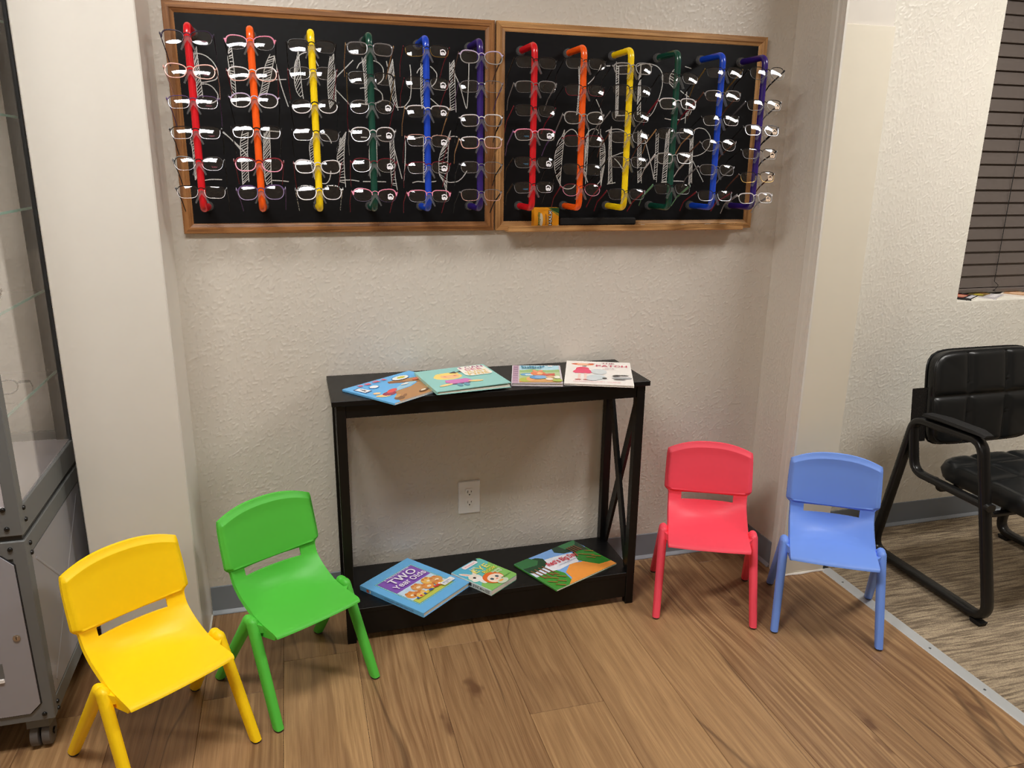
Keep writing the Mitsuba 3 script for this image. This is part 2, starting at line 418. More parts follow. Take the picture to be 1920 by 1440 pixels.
# wall outlet
t = thing('wall_outlet', 'white duplex wall outlet under the black table', 'outlet')
OX, OZ = .851, .333
obj('cover_plate', ply(rb(OX-.0395, OX+.0395, -.0065, 0, OZ-.062, OZ+.062, .003), 'white_gloss'), t)
for dz in (.0195, -.0195):
    c = Point(0, 0).buffer(.0172, 24).intersection(sbox(-.02, -.0145, .02, .0145))
    m = trimesh.creation.extrude_polygon(c, .003, engine='earcut'); m.apply_transform(rot(0, 90, [1, 0, 0])); m.apply_translation((OX, -.0055, OZ+dz))
    r = obj('receptacle', ply(m, 'white_gloss'), t)
    m = cat(quadbox(OX-.0075, OX-.0055, -.0089, -.0084, OZ+dz-.002, OZ+dz+.007), quadbox(OX+.0055, OX+.0075, -.0089, -.0084, OZ+dz-.001, OZ+dz+.006), cyl((OX, -.0089, OZ+dz-.008), (OX, -.0084, OZ+dz-.008), .0026, 10))
    obj('slots', ply(m, 'dark_slot'), r)
obj('screw', ply(cyl((OX, -.0075, OZ), (OX, -.0062, OZ), .0028, 10), 'white_gloss'), t)

# ---------------------------------------------------------------- chalkboards with their chalk letters
ZB, HB = 1.2639, .6236
CHALK = [('B',1,[[[0.0667,1.7531],[0.0814,1.7569],[0.0985,1.7529],[0.1136,1.7425],[0.123,1.7301],[0.1296,1.7128],[0.1296,1.7032],[0.1237,1.6917],[0.1103,1.6864],[0.0841,1.6814]],[[0.0821,1.6773],[0.095,1.6777],[0.1076,1.6734],[0.1195,1.6608],[0.1249,1.648],[0.1224,1.6381],[0.0937,1.6258]]],[([[0.0689,1.7595],[0.0689,1.7167],[0.0708,1.6414]],[[0.079,1.7741],[0.0809,1.7172],[0.0846,1.6418]])]),('L',1,[],[([[0.1666,1.7782],[0.1593,1.7477],[0.1622,1.7045],[0.1628,1.6509]],[[0.1713,1.7753],[0.1733,1.7403],[0.174,1.6887],[0.172,1.6216]])]),('A',1,[[[0.2406,1.6945],[0.2691,1.6956],[0.3131,1.698]],[[0.2852,1.7597],[0.2947,1.7014],[0.3152,1.625]]],[([[0.2737,1.7624],[0.2582,1.731],[0.2438,1.67],[0.2357,1.65]],[[0.2852,1.7597],[0.2734,1.7088],[0.256,1.6523]])]),('C',1,[[[0.3746,1.7735],[0.3572,1.7662],[0.3481,1.756],[0.3423,1.7443],[0.3387,1.7278]],[[0.3976,1.7565],[0.406,1.738]]],[([[0.3387,1.7278],[0.3367,1.6948],[0.3396,1.6717],[0.3504,1.652]],[[0.3519,1.7773],[0.3542,1.7448],[0.3555,1.6955],[0.3593,1.644]])]),('K',1,[[[0.4557,1.7093],[0.5052,1.7571]],[[0.449,1.6788],[0.4868,1.6395]]],[([[0.4411,1.765],[0.4342,1.7317],[0.4299,1.6815],[0.4339,1.6226]],[[0.4509,1.772],[0.4525,1.7158],[0.4515,1.6401]])]),('B',1,[[[0.5167,1.7368],[0.5279,1.7523],[0.5441,1.758],[0.5654,1.7589],[0.583,1.7513],[0.5932,1.7348],[0.5936,1.7179],[0.5868,1.7041],[0.5757,1.6952]],[[0.5242,1.6815],[0.5466,1.6848]],[[0.5645,1.6829],[0.5787,1.6766],[0.5882,1.6632],[0.5887,1.6529],[0.5794,1.6457],[0.5648,1.641]],[[0.518,1.6387],[0.5448,1.6361]]],[([[0.532,1.7658],[0.5366,1.7022],[0.5376,1.6359]],[[0.5446,1.773],[0.5479,1.7195],[0.5485,1.6379]])]),('U',1,[[[0.6321,1.6317],[0.6505,1.6332],[0.6618,1.6431],[0.6714,1.659],[0.6749,1.6902],[0.6748,1.7245],[0.6727,1.7517]],[[0.6032,1.7588],[0.6054,1.7455]]],[([[0.606,1.7354],[0.6118,1.688],[0.6197,1.6487],[0.6302,1.63]],[[0.6213,1.7647],[0.6246,1.7225],[0.6277,1.6714],[0.6337,1.6231]])]),('R',1,[[[0.6933,1.7304],[0.7009,1.7426],[0.7084,1.7472]],[[0.7343,1.75],[0.7453,1.741],[0.7535,1.7276],[0.7524,1.7155],[0.7466,1.7031],[0.7371,1.6941]],[[0.7337,1.6592],[0.7607,1.6373]]],[([[0.7058,1.7565],[0.7036,1.6912],[0.7061,1.6304]],[[0.717,1.762],[0.7157,1.6916],[0.7145,1.6307]])]),('N',1,[[[0.7978,1.75],[0.8089,1.7315],[0.8238,1.699],[0.8445,1.6344],[0.8505,1.6964],[0.8526,1.7644]]],[([[0.7932,1.7636],[0.7925,1.6944],[0.7947,1.6277]],[[0.8064,1.771],[0.8087,1.7124],[0.8119,1.6228]])]),('E',1,[[[0.0691,1.4153],[0.0918,1.4181],[0.1152,1.4173]]],[([[0.041,1.5297],[0.0437,1.488],[0.0431,1.4373],[0.0436,1.4169]],[[0.0487,1.5248],[0.0494,1.4797],[0.0506,1.4204]])]),('Y',1,[[[0.128,1.5497],[0.1637,1.5185],[0.193,1.4833]],[[0.1313,1.5498],[0.165,1.5135],[0.1726,1.5035]],[[0.191,1.5679],[0.1869,1.5577]]],[([[0.1832,1.5526],[0.1737,1.5069],[0.1731,1.4557],[0.1725,1.4047]],[[0.1989,1.5496],[0.1926,1.4901],[0.1901,1.4126]])]),('E',1,[[[0.2526,1.5558],[0.2866,1.554]],[[0.2566,1.4165],[0.2757,1.4157],[0.3017,1.4132]]],[([[0.2429,1.5505],[0.2369,1.4908],[0.2362,1.4216],[0.2402,1.4041]],[[0.2586,1.5695],[0.2569,1.5082],[0.2547,1.4392],[0.254,1.4042]])]),('C',1,[[[0.4038,1.5505],[0.4144,1.5507],[0.4229,1.544],[0.4326,1.5251]],[[0.3989,1.4085],[0.4087,1.4076],[0.418,1.4139],[0.424,1.4264],[0.4267,1.4442]]],[([[0.3768,1.5396],[0.3681,1.5101],[0.3697,1.4753],[0.379,1.4208]],[[0.3836,1.5363],[0.3795,1.4929],[0.3811,1.4579],[0.3827,1.4226]])]),('L',1,[[[0.4597,1.4177],[0.4816,1.4188],[0.5088,1.4153]]],[([[0.46,1.5395],[0.4467,1.4851],[0.454,1.4498],[0.4505,1.4141]],[[0.4769,1.5572],[0.4695,1.5117],[0.467,1.4588],[0.4688,1.398]])]),('I',1,[[[0.5213,1.5433],[0.5376,1.5428]],[[0.5651,1.5469],[0.5798,1.5489]],[[0.5217,1.4145],[0.5475,1.4147],[0.5902,1.414]]],[([[0.5463,1.5307],[0.5428,1.4864],[0.5441,1.4237]],[[0.5664,1.5328],[0.5657,1.4849],[0.5636,1.4238]])]),('N',1,[[[0.6192,1.5106],[0.6293,1.4695],[0.6402,1.4243]],[[0.6519,1.5486],[0.6535,1.5237],[0.6516,1.4788],[0.6457,1.417]]],[([[0.606,1.5318],[0.6066,1.4603],[0.6087,1.4059]],[[0.6174,1.5444],[0.6188,1.4963],[0.6191,1.4423],[0.6251,1.3895]])]),('I',1,[[[0.68,1.5429],[0.7083,1.548]],[[0.7367,1.5494],[0.752,1.5542]],[[0.6732,1.4117],[0.6905,1.4155],[0.7153,1.4138],[0.7461,1.4167]]],[([[0.7102,1.548],[0.7083,1.4977],[0.7076,1.4137]],[[0.7175,1.5338],[0.7165,1.4796],[0.7153,1.4138]])]),('C',1,[[[0.7637,1.4251],[0.7772,1.4178],[0.7907,1.4133],[0.8103,1.4152],[0.828,1.4256],[0.8399,1.4405],[0.8448,1.448]],[[0.794,1.5497],[0.8055,1.5517],[0.8152,1.5501]]],[([[0.7784,1.5313],[0.7608,1.4984],[0.7556,1.471],[0.7562,1.4435],[0.7675,1.4196]],[[0.7942,1.5677],[0.7881,1.5351],[0.7846,1.4805],[0.7811,1.4253],[0.7786,1.3712]])]),('K',2,[[[1.2819,1.7773],[1.2712,1.7526],[1.257,1.7352],[1.2405,1.7195]],[[1.2705,1.6733],[1.2822,1.6526],[1.2918,1.6337]]],[([[1.2067,1.7686],[1.2099,1.7128],[1.2046,1.6256]],[[1.2186,1.7894],[1.219,1.7505],[1.2205,1.6299]])]),('I',2,[[[1.3013,1.7753],[1.3261,1.7763]],[[1.3434,1.7771],[1.3738,1.7793]],[[1.3404,1.6263],[1.3824,1.6284]]],[([[1.3341,1.7888],[1.3367,1.7173],[1.3397,1.6195]],[[1.3435,1.7743],[1.3455,1.7177],[1.348,1.6295]])]),('D',2,[[[1.408,1.7788],[1.4209,1.785],[1.4472,1.788],[1.472,1.7834],[1.4884,1.7726],[1.4988,1.752],[1.4995,1.727],[1.4946,1.6998],[1.4824,1.6644],[1.4726,1.6426],[1.46,1.6276]]],[([[1.4151,1.7526],[1.4139,1.7009],[1.4159,1.6313]],[[1.4198,1.785],[1.4227,1.7204],[1.4275,1.6257]])]),('S',2,[[[1.5666,1.71],[1.5847,1.6989],[1.5992,1.6915]],[[1.5161,1.6221],[1.545,1.6189],[1.5657,1.6194],[1.5882,1.627]],[[1.5885,1.7088],[1.5915,1.6578],[1.5907,1.6101]],[[1.5778,1.7849],[1.5988,1.78]],[[1.5253,1.7299],[1.5444,1.717]]],[([[1.5442,1.7787],[1.5316,1.7667],[1.5238,1.7491],[1.524,1.7318]],[[1.5432,1.7768],[1.544,1.7518],[1.5431,1.7344],[1.5406,1.7072]]),([[1.5917,1.6558],[1.593,1.64],[1.5903,1.63]],[[1.612,1.6623],[1.61,1.6444],[1.5994,1.6322]])]),('C',2,[[[1.1664,1.5632],[1.1773,1.5754],[1.1904,1.5808],[1.2039,1.5742],[1.2121,1.559]],[[1.158,1.4057],[1.1698,1.3969],[1.1834,1.3943],[1.1968,1.397],[1.2081,1.4077]]],[([[1.1664,1.5615],[1.1462,1.5441],[1.1386,1.5149],[1.1346,1.4891],[1.1354,1.4631],[1.1418,1.4371],[1.158,1.4057]],[[1.1659,1.5785],[1.1643,1.541],[1.1622,1.5153],[1.1595,1.4807],[1.1562,1.4022]])]),('O',2,[[[1.2389,1.5579],[1.2479,1.5735],[1.259,1.5823],[1.2705,1.5843],[1.2803,1.5793],[1.2836,1.5708]],[[1.3042,1.4419],[1.2954,1.4206],[1.286,1.4098]],[[1.2418,1.4397],[1.2515,1.4167]]],[([[1.2381,1.5303],[1.2385,1.473],[1.2376,1.4467]],[[1.2483,1.5855],[1.2485,1.5339],[1.2466,1.4643],[1.2439,1.4114]]),([[1.2898,1.583],[1.2909,1.5173],[1.2951,1.4472],[1.2991,1.4045]],[[1.299,1.5521],[1.3071,1.5263],[1.3093,1.5001],[1.3079,1.4685],[1.3042,1.4419]])]),('R',2,[[[1.3086,1.5765],[1.3248,1.5829],[1.3481,1.5851],[1.3639,1.582],[1.3761,1.5762],[1.3855,1.5486],[1.3794,1.5169],[1.3581,1.5078],[1.332,1.4987]],[[1.3432,1.4918],[1.3576,1.4796],[1.3794,1.4461]],[[1.3215,1.4109],[1.3491,1.4155]]],[([[1.319,1.5819],[1.3221,1.5003],[1.3245,1.4118]],[[1.3272,1.5924],[1.3319,1.5004],[1.3383,1.4137]])]),('N',2,[[[1.4382,1.5776],[1.4525,1.5428],[1.4698,1.4934],[1.4883,1.4289]]],[([[1.4221,1.5807],[1.4249,1.5017],[1.4312,1.4159]],[[1.4338,1.5845],[1.438,1.5019],[1.4444,1.4151]]),([[1.4874,1.5769],[1.4888,1.5115],[1.4885,1.4271]],[[1.4967,1.5736],[1.4988,1.4849],[1.4993,1.4181]])]),('E',2,[[[1.5329,1.5778],[1.588,1.579]],[[1.5179,1.4173],[1.5404,1.4193],[1.5609,1.4221],[1.6027,1.4214]]],[([[1.5248,1.5777],[1.522,1.5031],[1.5197,1.4201]],[[1.5359,1.592],[1.5356,1.4853],[1.5348,1.411]])]),('R',2,[[[1.6285,1.5888],[1.6445,1.5953],[1.6613,1.5931],[1.6769,1.5827],[1.6891,1.5632],[1.6888,1.5434],[1.6798,1.527],[1.6622,1.5123],[1.6294,1.5037]],[[1.6297,1.4883],[1.6744,1.4209]]],[([[1.6134,1.5582],[1.6173,1.4863],[1.6204,1.4096]],[[1.6251,1.5673],[1.6272,1.5045],[1.6316,1.4152]])])]
def ribbon(P, w):
    P = np.asarray(P, float)
    if len(P) > 2:   # smooth the stroke
        t = np.r_[0, np.cumsum(np.linalg.norm(np.diff(P, axis=0), axis=1))]
        from scipy.interpolate import PchipInterpolator
        s = np.linspace(0, t[-1], max(8, int(t[-1]/.004)))
        P = np.stack([PchipInterpolator(t, P[:, 0])(s), PchipInterpolator(t, P[:, 1])(s)], 1)
    return LineString(P).buffer(w/2, 3)
def letter(strokes, hatches):
    from shapely import union_all
    G = [ribbon(s, .0030) for s in strokes]
    for l, r in hatches:
        G += [ribbon(l, .0024), ribbon(r, .0024)]
        L, R = LineString(l), LineString(r)
        n = max(4, int(L.length/.0075)); Z = []
        for i in range(n):
            f = (i+.2+rng.uniform(-.15, .15))/n
            Z.append(L.interpolate(min(1, f+.55/n+.04), True).coords[0]); Z.append(R.interpolate(max(0, f-.02), True).coords[0])
        for a, b in zip(Z[0::2], Z[1::2]): G.append(LineString([a, b]).buffer(rng.uniform(.0008, .0016), 2))
    m = flat(union_all(G).simplify(.0002))
    v = m.vertices; m.vertices = np.c_[v[:, 0], np.full(len(v), -.0104), v[:, 1]]
    if m.face_normals[:, 1].mean() > 0: m.invert()
    return m
def rail(corners, outer, inner):
    """mitred rail: corners = outer a, outer b, inner b, inner a in (x, z)"""
    oa, ob, ib, ia = [np.array(c, float) for c in corners]
    def pr(s0, s1, y0, y1, ch=.0015):
        q = []
        for f, g in ((s0, 0), (s1, 0)):
            a, b = oa+(ia-oa)*f, ob+(ib-ob)*f
            q += [(a[0], 0, a[1]), (b[0], 0, b[1])]
        for f, y in ((s0, y0), (s1, y1)):
            a, b = oa+(ia-oa)*f, ob+(ib-ob)*f
            q += [(a[0], y+ch, a[1]), (b[0], y+ch, b[1])]
            f2 = f+(.06 if f == s0 else -.06); a, b = oa+(ia-oa)*f2, ob+(ib-ob)*f2
            q += [(a[0], y, a[1]), (b[0], y, b[1])]
        return hull(q)
    return cat(pr(0, .62, -.0185, -.0185), pr(.56, 1, -.0150, -.0115))
def chalkboard(x0, w, side, sfx):
    t = thing('chalkboard', f'{side} wood-framed chalkboard with {"BLACKBURN EYE CLINIC" if side=="left" else "KIDS CORNER"} in hatched chalk letters', 'chalkboard')
    x1, z0, z1, f = x0+w, ZB, ZB+HB, .0285
    obj('slate', ply(quadbox(x0+f-.002, x1-f+.002, -.010, 0, z0+f-.002, z1-f+.002), 'slate'), t)
    O = [(x0, z1), (x1, z1), (x1, z0), (x0, z0)]; I = [(x0+f, z1-f), (x1-f, z1-f), (x1-f, z0+f), (x0+f, z0+f)]
    for i in range(4):
        j = (i+1) % 4
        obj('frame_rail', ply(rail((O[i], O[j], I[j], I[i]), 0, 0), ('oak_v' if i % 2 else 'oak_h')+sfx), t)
    for n, b, st, h in CHALK:
        if (b == 1) == (side == 'left'):
            obj('chalk_letter', ply(letter(st, h), 'chalk'), t, label=f'hatched white chalk letter {n}')
    return t
B1 = chalkboard(0, .9315, 'left', '')
B2 = chalkboard(.9373, .9338, 'right', '_light')
# chalk tray on the right board
t = thing('chalk_tray', 'pale wooden chalk tray along the bottom of the right chalkboard', 'chalk tray')
TX0, TX1 = .968, 1.812
obj('tray_floor', ply(rb(TX0, TX1, -.062, -.0185, 1.2615, 1.267, .001), 'oak_h_light'), t)
obj('front_lip', ply(hull([(x, y, z) for x in (TX0, TX1) for y, z in ((-.062, 1.2615), (-.064, 1.264), (-.064, 1.279), (-.061, 1.281), (-.057, 1.281), (-.0555, 1.279), (-.0555, 1.2615))]), 'oak_h_light'), t)
# chalk box
bx0, bx1, by0, by1, bz0, bz1 = 1.056, 1.140, -.054, -.024, 1.267, 1.337
t = thing('chalk_box', 'yellow and green chalk box lettered CHALK in the chalk tray', 'box')
mat('box_yellow', (236, 158, 28), .4); mat('box_green', (40, 92, 52), .4)
obj('carton', ply(rb(bx0, bx1, by0, by1, bz0, bz1, .0008), 'box_yellow'), t)
bw, bh = bx1-bx0, bz1-bz0
def sideways(s, h, cx, cz, bold=True):
    m = text_flat(s, h, bold); m.apply_translation(-m.bounds.mean(0)); m.apply_transform(rot(0, 90, [0, 0, 1])); m.apply_translation((cx, cz, 0)); return m
def outline(m, r):
    from shapely import union_all
    return union_all([Polygon(tri[:, :2]) for tri in m.triangles if Polygon(tri[:, :2]).area > 1e-12]).buffer(r)
ck = sideways('CHALK', .0095, bw*.645, bh*.46); ck.vertices[:, 1] = (ck.vertices[:, 1]-bh*.46)*1.35+bh*.46
cr_ = sideways('Crayola', .0062, bw*.20, bh*.46, False); cr_.vertices[:, 1] = (cr_.vertices[:, 1]-bh*.46)*1.5+bh*.46
L = [(Polygon([(bw*.55, bh), (bw, bh*.72), (bw, bh)]), (38, 88, 48)), (Polygon([(bw*.62, bh*.92), (bw, bh*.62), (bw, bh*.68), (bw*.62, bh*.99)]), (120, 140, 60)),
     (Polygon([(bw*.74, 0), (bw, bh*.18), (bw, 0)]), (38, 88, 48)), (Polygon([(bw*.70, bh*.03), (bw*.74, 0), (bw, bh*.2), (bw, bh*.24)]), (190, 190, 150)),
     (affinity.scale(Point(bw*.27, bh*.46).buffer(1, 24), bw*.085, bh*.30), (214, 204, 180)), (outline(cr_, .0010), (40, 66, 40)), (cr_, (214, 190, 60)),
     (sbox(bw*.455, bh*.17, bw*.475, bh*.72), (120, 84, 60)), (sbox(bw*.50, bh*.22, bw*.515, bh*.66), (120, 84, 60)),
     (outline(ck, .0016), (30, 24, 24)), (ck, (232, 226, 220))]
mc = prints(L); M = np.eye(4); M[:3, :3] = [[1, 0, 0], [0, 0, -1], [0, 1, 0]]; M[:3, 3] = bx0, by0, bz0
obj('front_print', vply(mc, 'print', M), t, label='front print with CHALK sideways')
t = thing('chalkboard_eraser', 'long black chalkboard eraser in the chalk tray', 'eraser')
obj('body', ply(rb(1.146, 1.413, -.053, -.026, 1.280, 1.304, .004), 'black_rubber', smooth=30), t)
obj('felt_pad', ply(rb(1.149, 1.410, -.052, -.027, 1.267, 1.281, .002), 'dark_slot'), t)
for (xa, xb), w in zip(((1.431, 1.449), (1.580, 1.596), (1.667, 1.698), (1.727, 1.756)), ('short white chalk stick nearest the black eraser in the tray', 'smallest white chalk stub, second from the eraser', 'longer white chalk stick, third from the eraser', 'white chalk stick nearest the right end of the tray')):
    obj('chalk_stick', ply(tube(np.c_[np.linspace(xa, xb, 6), np.full(6, -.049), np.full(6, 1.2745)], np.array([.0055, .0068, .007, .007, .0068, .0058]), 12), 'chalk', smooth=50), label=w, cat='chalk', group='chalk in the tray')

# ---------------------------------------------------------------- rainbow bars
BARS = [(.073, [1.782, 1.701, 1.625, 1.549, 1.470, 1.396]), (.2275, [1.777, 1.700, 1.634, 1.554, 1.469, 1.395]), (.384, [1.776, 1.708, 1.624, 1.550, 1.465, 1.395]),
        (.539, [1.776, 1.701, 1.627, 1.554, 1.471, 1.388]), (.696, [1.779, 1.694, 1.619, 1.540, 1.466, 1.386]), (.852, [1.769, 1.691, 1.599, 1.538, 1.468, 1.389]),
        (1.015, [1.762, 1.696, 1.630, 1.563, 1.484, 1.412]), (1.168, [1.766, 1.692, 1.614, 1.548, 1.465, 1.405]), (1.319, [1.758, 1.696, 1.623, 1.561, 1.488, 1.392]),
        (1.475, [1.737, 1.663, 1.576, 1.502, 1.409]), (1.628, [1.759, 1.691, 1.619, 1.544, 1.468, 1.388]), (1.778, [1.763, 1.668, 1.592, 1.520, 1.447, 1.380])]
BC = [('red', (208, 16, 30)), ('orange', (246, 92, 14)), ('yellow', (250, 214, 8)), ('green', (8, 66, 52)), ('blue', (16, 66, 190)), ('purple', (44, 22, 104))]
for n, c in BC: mat('bar_'+n, c, .22, .5, 0., clearcoat=.6, clearcoat_gloss=.9)
YT, RT = -.160, .0097
disc = ply(cat(cyl((0, -.010, 0), (0, -.019, 0), .0145, 20), cyl((0, -.019, 0), (0, -.026, 0), .0145, 20, .0125)), 'clear_plastic')
disc = ply(tube([(0, -.0102, 0), (0, -.019, 0), (0, -.024, 0), (0, -.026, 0)], np.array([.0145, .0145, .0135, .0115]), 20), 'clear_plastic', smooth=35)
pts = [(-.0048, .0005), (.0048, .0005), (.0085, -.010), (.0185, -.0325), (.0150, -.0345), (.0060, -.0175), (0, -.0095), (-.0060, -.0175), (-.0150, -.0345), (-.0185, -.0325), (-.0085, -.010)]
m = trimesh.creation.extrude_polygon(Polygon(pts).buffer(-.0007).buffer(.0007), .0085, engine='earcut'); m.apply_transform(rot(0, 90, [1, 0, 0]))
rest = ply(m, 'clear_plastic')
for i, (x, zs) in enumerate(BARS):
    c = BC[i % 6][0]; side = 'left' if i < 6 else 'right'
    t = thing('eyewear_display_bar', f'{c} tubular eyewear display bar on the {side} chalkboard', 'display bar', 'rainbow eyewear bars')
    zt, zb = 1.806 if i >= 6 else 1.808, 1.342
    P = fillet([(x, -.0265, zt), (x, YT, zt), (x, YT, zb), (x, -.0265, zb)], .026, 8)
    obj('tube', ply(tube(P, RT, 18), 'bar_'+c, smooth=50), t)
    for z in (zt, zb): obj('base_disc', at(disc, None, place(x, 0, z)), t, label='clear plastic base disc')
    for z in zs: obj('nose_rest', at(rest, None, place(x, YT-RT-.0004, z-.0035)), t, label='clear plastic nose rest')

# ---------------------------------------------------------------- eyeglasses
FR = {'black': ((18, 18, 20), .3, 0), 'navy': ((44, 34, 56), .35, 0), 'pink': ((226, 140, 168), .35, 0), 'rose gold': ((214, 168, 158), .35, .3), 'silver': ((172, 172, 178), .28, .8),
      'white': ((206, 202, 204), .3, 0), 'purple': ((92, 70, 112), .35, 0), 'dark red': ((118, 26, 40), .35, 0), 'tortoiseshell': ((92, 54, 38), .3, 0), 'clear': ((150, 148, 146), .2, 0),
      'grey': ((118, 116, 116), .3, 0), 'gold': ((176, 140, 74), .3, .7), 'lilac': ((190, 174, 204), .35, 0), 'green': ((96, 140, 104), .35, 0), 'brown': ((86, 62, 50), .4, 0), 'tan': ((176, 134, 92), .4, 0)}
for n, (c, r, me) in FR.items(): mat('frame_'+n.replace(' ', '_'), c, r, .5, me)
def zebra(p, n, uv): return mix((.75, .75, .75), (.012, .012, .013), smoothstep(.45, .55, noise(p.x*420, p.y*420, p.z*420)))
mat('frame_zebra', proc(zebra), .35)
SHAPES = {'rectangular': (.0262, .0165, .55, 0.), 'oval': (.0252, .0185, .85, 0.), 'cat-eye': (.0262, .0180, .72, .12), 'rounded': (.0256, .0195, .75, .04)}
CX, CZ = .0345, -.0055
def outline_pts(shape, n=40):
    hw, hh, e, k = SHAPES[shape]
    a = np.linspace(0, 2*np.pi, n, endpoint=False); c, s = np.cos(a), np.sin(a)
    x, z = hw*np.sign(c)*np.abs(c)**e, hh*np.sign(s)*np.abs(s)**e
    z = z+np.where(z > 0, k*x*z/hh, 0); x = x-np.where(z < 0, .14*x*(-z)/hh, 0)
    return np.stack([x, z], 1)
RL = .14; WRAP = .087
def bowed(x, z): return (x*x+z*z)/(2*RL)+WRAP*x
GM = {}
def glasses_meshes(shape, rim):
    """rim: 'full', 'half' (nylon thread below) or 'thin'"""
    k = (shape, rim)
    if k in GM: return GM[k]
    O = outline_pts(shape); r = {'full': .0013, 'half': .0004, 'thin': .0008}[rim]; rims, brows, lens = [], [], []
    for s in (-1, 1):
        P = np.stack([s*(CX+O[:, 0]), bowed(O[:, 0], O[:, 1]), CZ+O[:, 1]], 1)
        if s < 0: P = P[::-1]
        rims.append(tube(P, (r, r*1.2) if rim == 'full' else r, 6, True))
        up = O[:, 1] > (-.002 if rim == 'half' else .003)
        Q = np.stack([O[:, 0], O[:, 1]], 1)[up]; Q = Q[np.argsort(-Q[:, 0])]
        Q3 = np.stack([s*(CX+Q[:, 0]), bowed(Q[:, 0], Q[:, 1])-.0004, CZ+Q[:, 1]+.0002], 1)
        end = np.array([[s*.0655, .0085, CZ+.0105], [s*.0635, .0056, CZ+.0108]])
        R = np.r_[.0019, .0021, np.linspace(.0023 if rim != 'thin' else .0012, .0014 if rim != 'thin' else .0009, len(Q3))]
        brows.append(tube(np.vstack([end, Q3]), np.stack([R*.85, R], 1), 6))
        rings = [np.zeros((1, 2))]+[O*f for f in (.33, .66, .985)]
        V = np.vstack(rings); V = np.stack([s*(CX+V[:, 0]), bowed(V[:, 0], V[:, 1]), CZ+V[:, 1]], 1); n = len(O); F = []
        for q in range(n): F.append([0, 1+q, 1+(q+1) % n])
        for a in range(2):
            for q in range(n):
                q2 = (q+1) % n; b0, b1 = 1+a*n, 1+(a+1)*n
                F += [[b0+q, b1+q, b1+q2], [b0+q, b1+q2, b0+q2]]
        lens.append(ply(trimesh.Trimesh(V, F, process=False), 'lens_glass', smooth=True))
    bz = CZ+SHAPES[shape][1]*.42
    br = tube([(-.0098, .0012, bz-.001), (-.005, -.0005, bz+.0030), (0, -.001, bz+.0040), (.005, -.0005, bz+.0030), (.0098, .0012, bz-.001)], .0016 if rim == 'full' else .0012, 6)
    GM[k] = (ply(cat(*rims), None, smooth=50), ply(cat(*brows, br), None, smooth=50), lens)
    return GM[k]
def temple_mesh(s, droop, bend, wide):
    d, b = math.radians(droop), math.radians(bend); L1, L2 = .088, .042
    p0 = np.array([s*.0652, .008, CZ+.0105]); u1 = np.array([-s*.03, math.cos(d), -math.sin(d)]); u2 = np.array([-s*.08, math.cos(b), -math.sin(b)])
    P = fillet([p0, p0+u1*L1, p0+u1*L1+u2*L2], .03, 6); P = np.vstack([P[0], P[0]+(P[1]-P[0])*.1, P[0]+(P[1]-P[0])*.5, P[1:]])
    n = len(P); h = np.interp(np.linspace(0, 1, n), [0, .2, .6, .8, 1], [.0032*wide, .0027*wide, .0020, .0027, .0022])
    return ply(tube(P, np.stack([h, np.full(n, .0012)], 1), 6), None, smooth=50)
TM = {(s, w, d): temple_mesh(s, *dd, w) for s in (-1, 1) for w in (1, 1.5) for d, dd in enumerate(((26, 46), (22, 50), (30, 44)))}
stk, ang = [], np.linspace(0, 2*np.pi, 33)
ring = Polygon([((.0062+.0004*math.cos(8*a))*math.cos(a), (.0062+.0004*math.cos(8*a))*math.sin(a)) for a in ang]).difference(Polygon([(-.0012, -.0048), (.0012, -.0048), (.0006, -.0072), (-.0006, -.0072)]))
hole = affinity.translate(affinity.scale(Point(0, 0).buffer(1, 16), .0038, .0034), .0003, .0006)
ring, hole = [affinity.scale(q, 1.5, 1.5, origin=(0, 0)) for q in (ring, hole)]
emb = ring.difference(hole).union(Polygon([(-.0039, -.0033), (.0039, -.0033), (.0045, .0012), (.0018, .0003), (0, .0024), (-.0018, .0003), (-.0045, .0012)]))
def sticker(colour):
    m = flat(emb); v = m.vertices.copy(); m.vertices = np.c_[v[:, 0], np.zeros(len(v)), v[:, 1]]
    if m.face_normals[:, 1].mean() > 0: m.invert()
    return ply(m, colour)
mat('sticker_white', (226, 222, 228), .5); mat('sticker_tan', (206, 178, 150), .5); mat('lens_print', (120, 40, 56), .6); mat('lens_print_blue', (60, 110, 140), .6)
STK = {'w': sticker('sticker_white'), 't': sticker('sticker_tan')}
m = text_flat('soft flex', .0026); v = m.vertices - m.bounds.mean(0); m.vertices = np.c_[v[:, 0]*1.25, v[:, 2], v[:, 1]]
def tiny(mt):
    q = cat(quadbox(-.008, .008, -.00005, 0, -.0010, .0000), quadbox(-.005, .0075, -.00005, 0, -.0030, -.0022))
    return ply(q, mt)
TINY = {'p': tiny('lens_print'), 'b': tiny('lens_print_blue')}
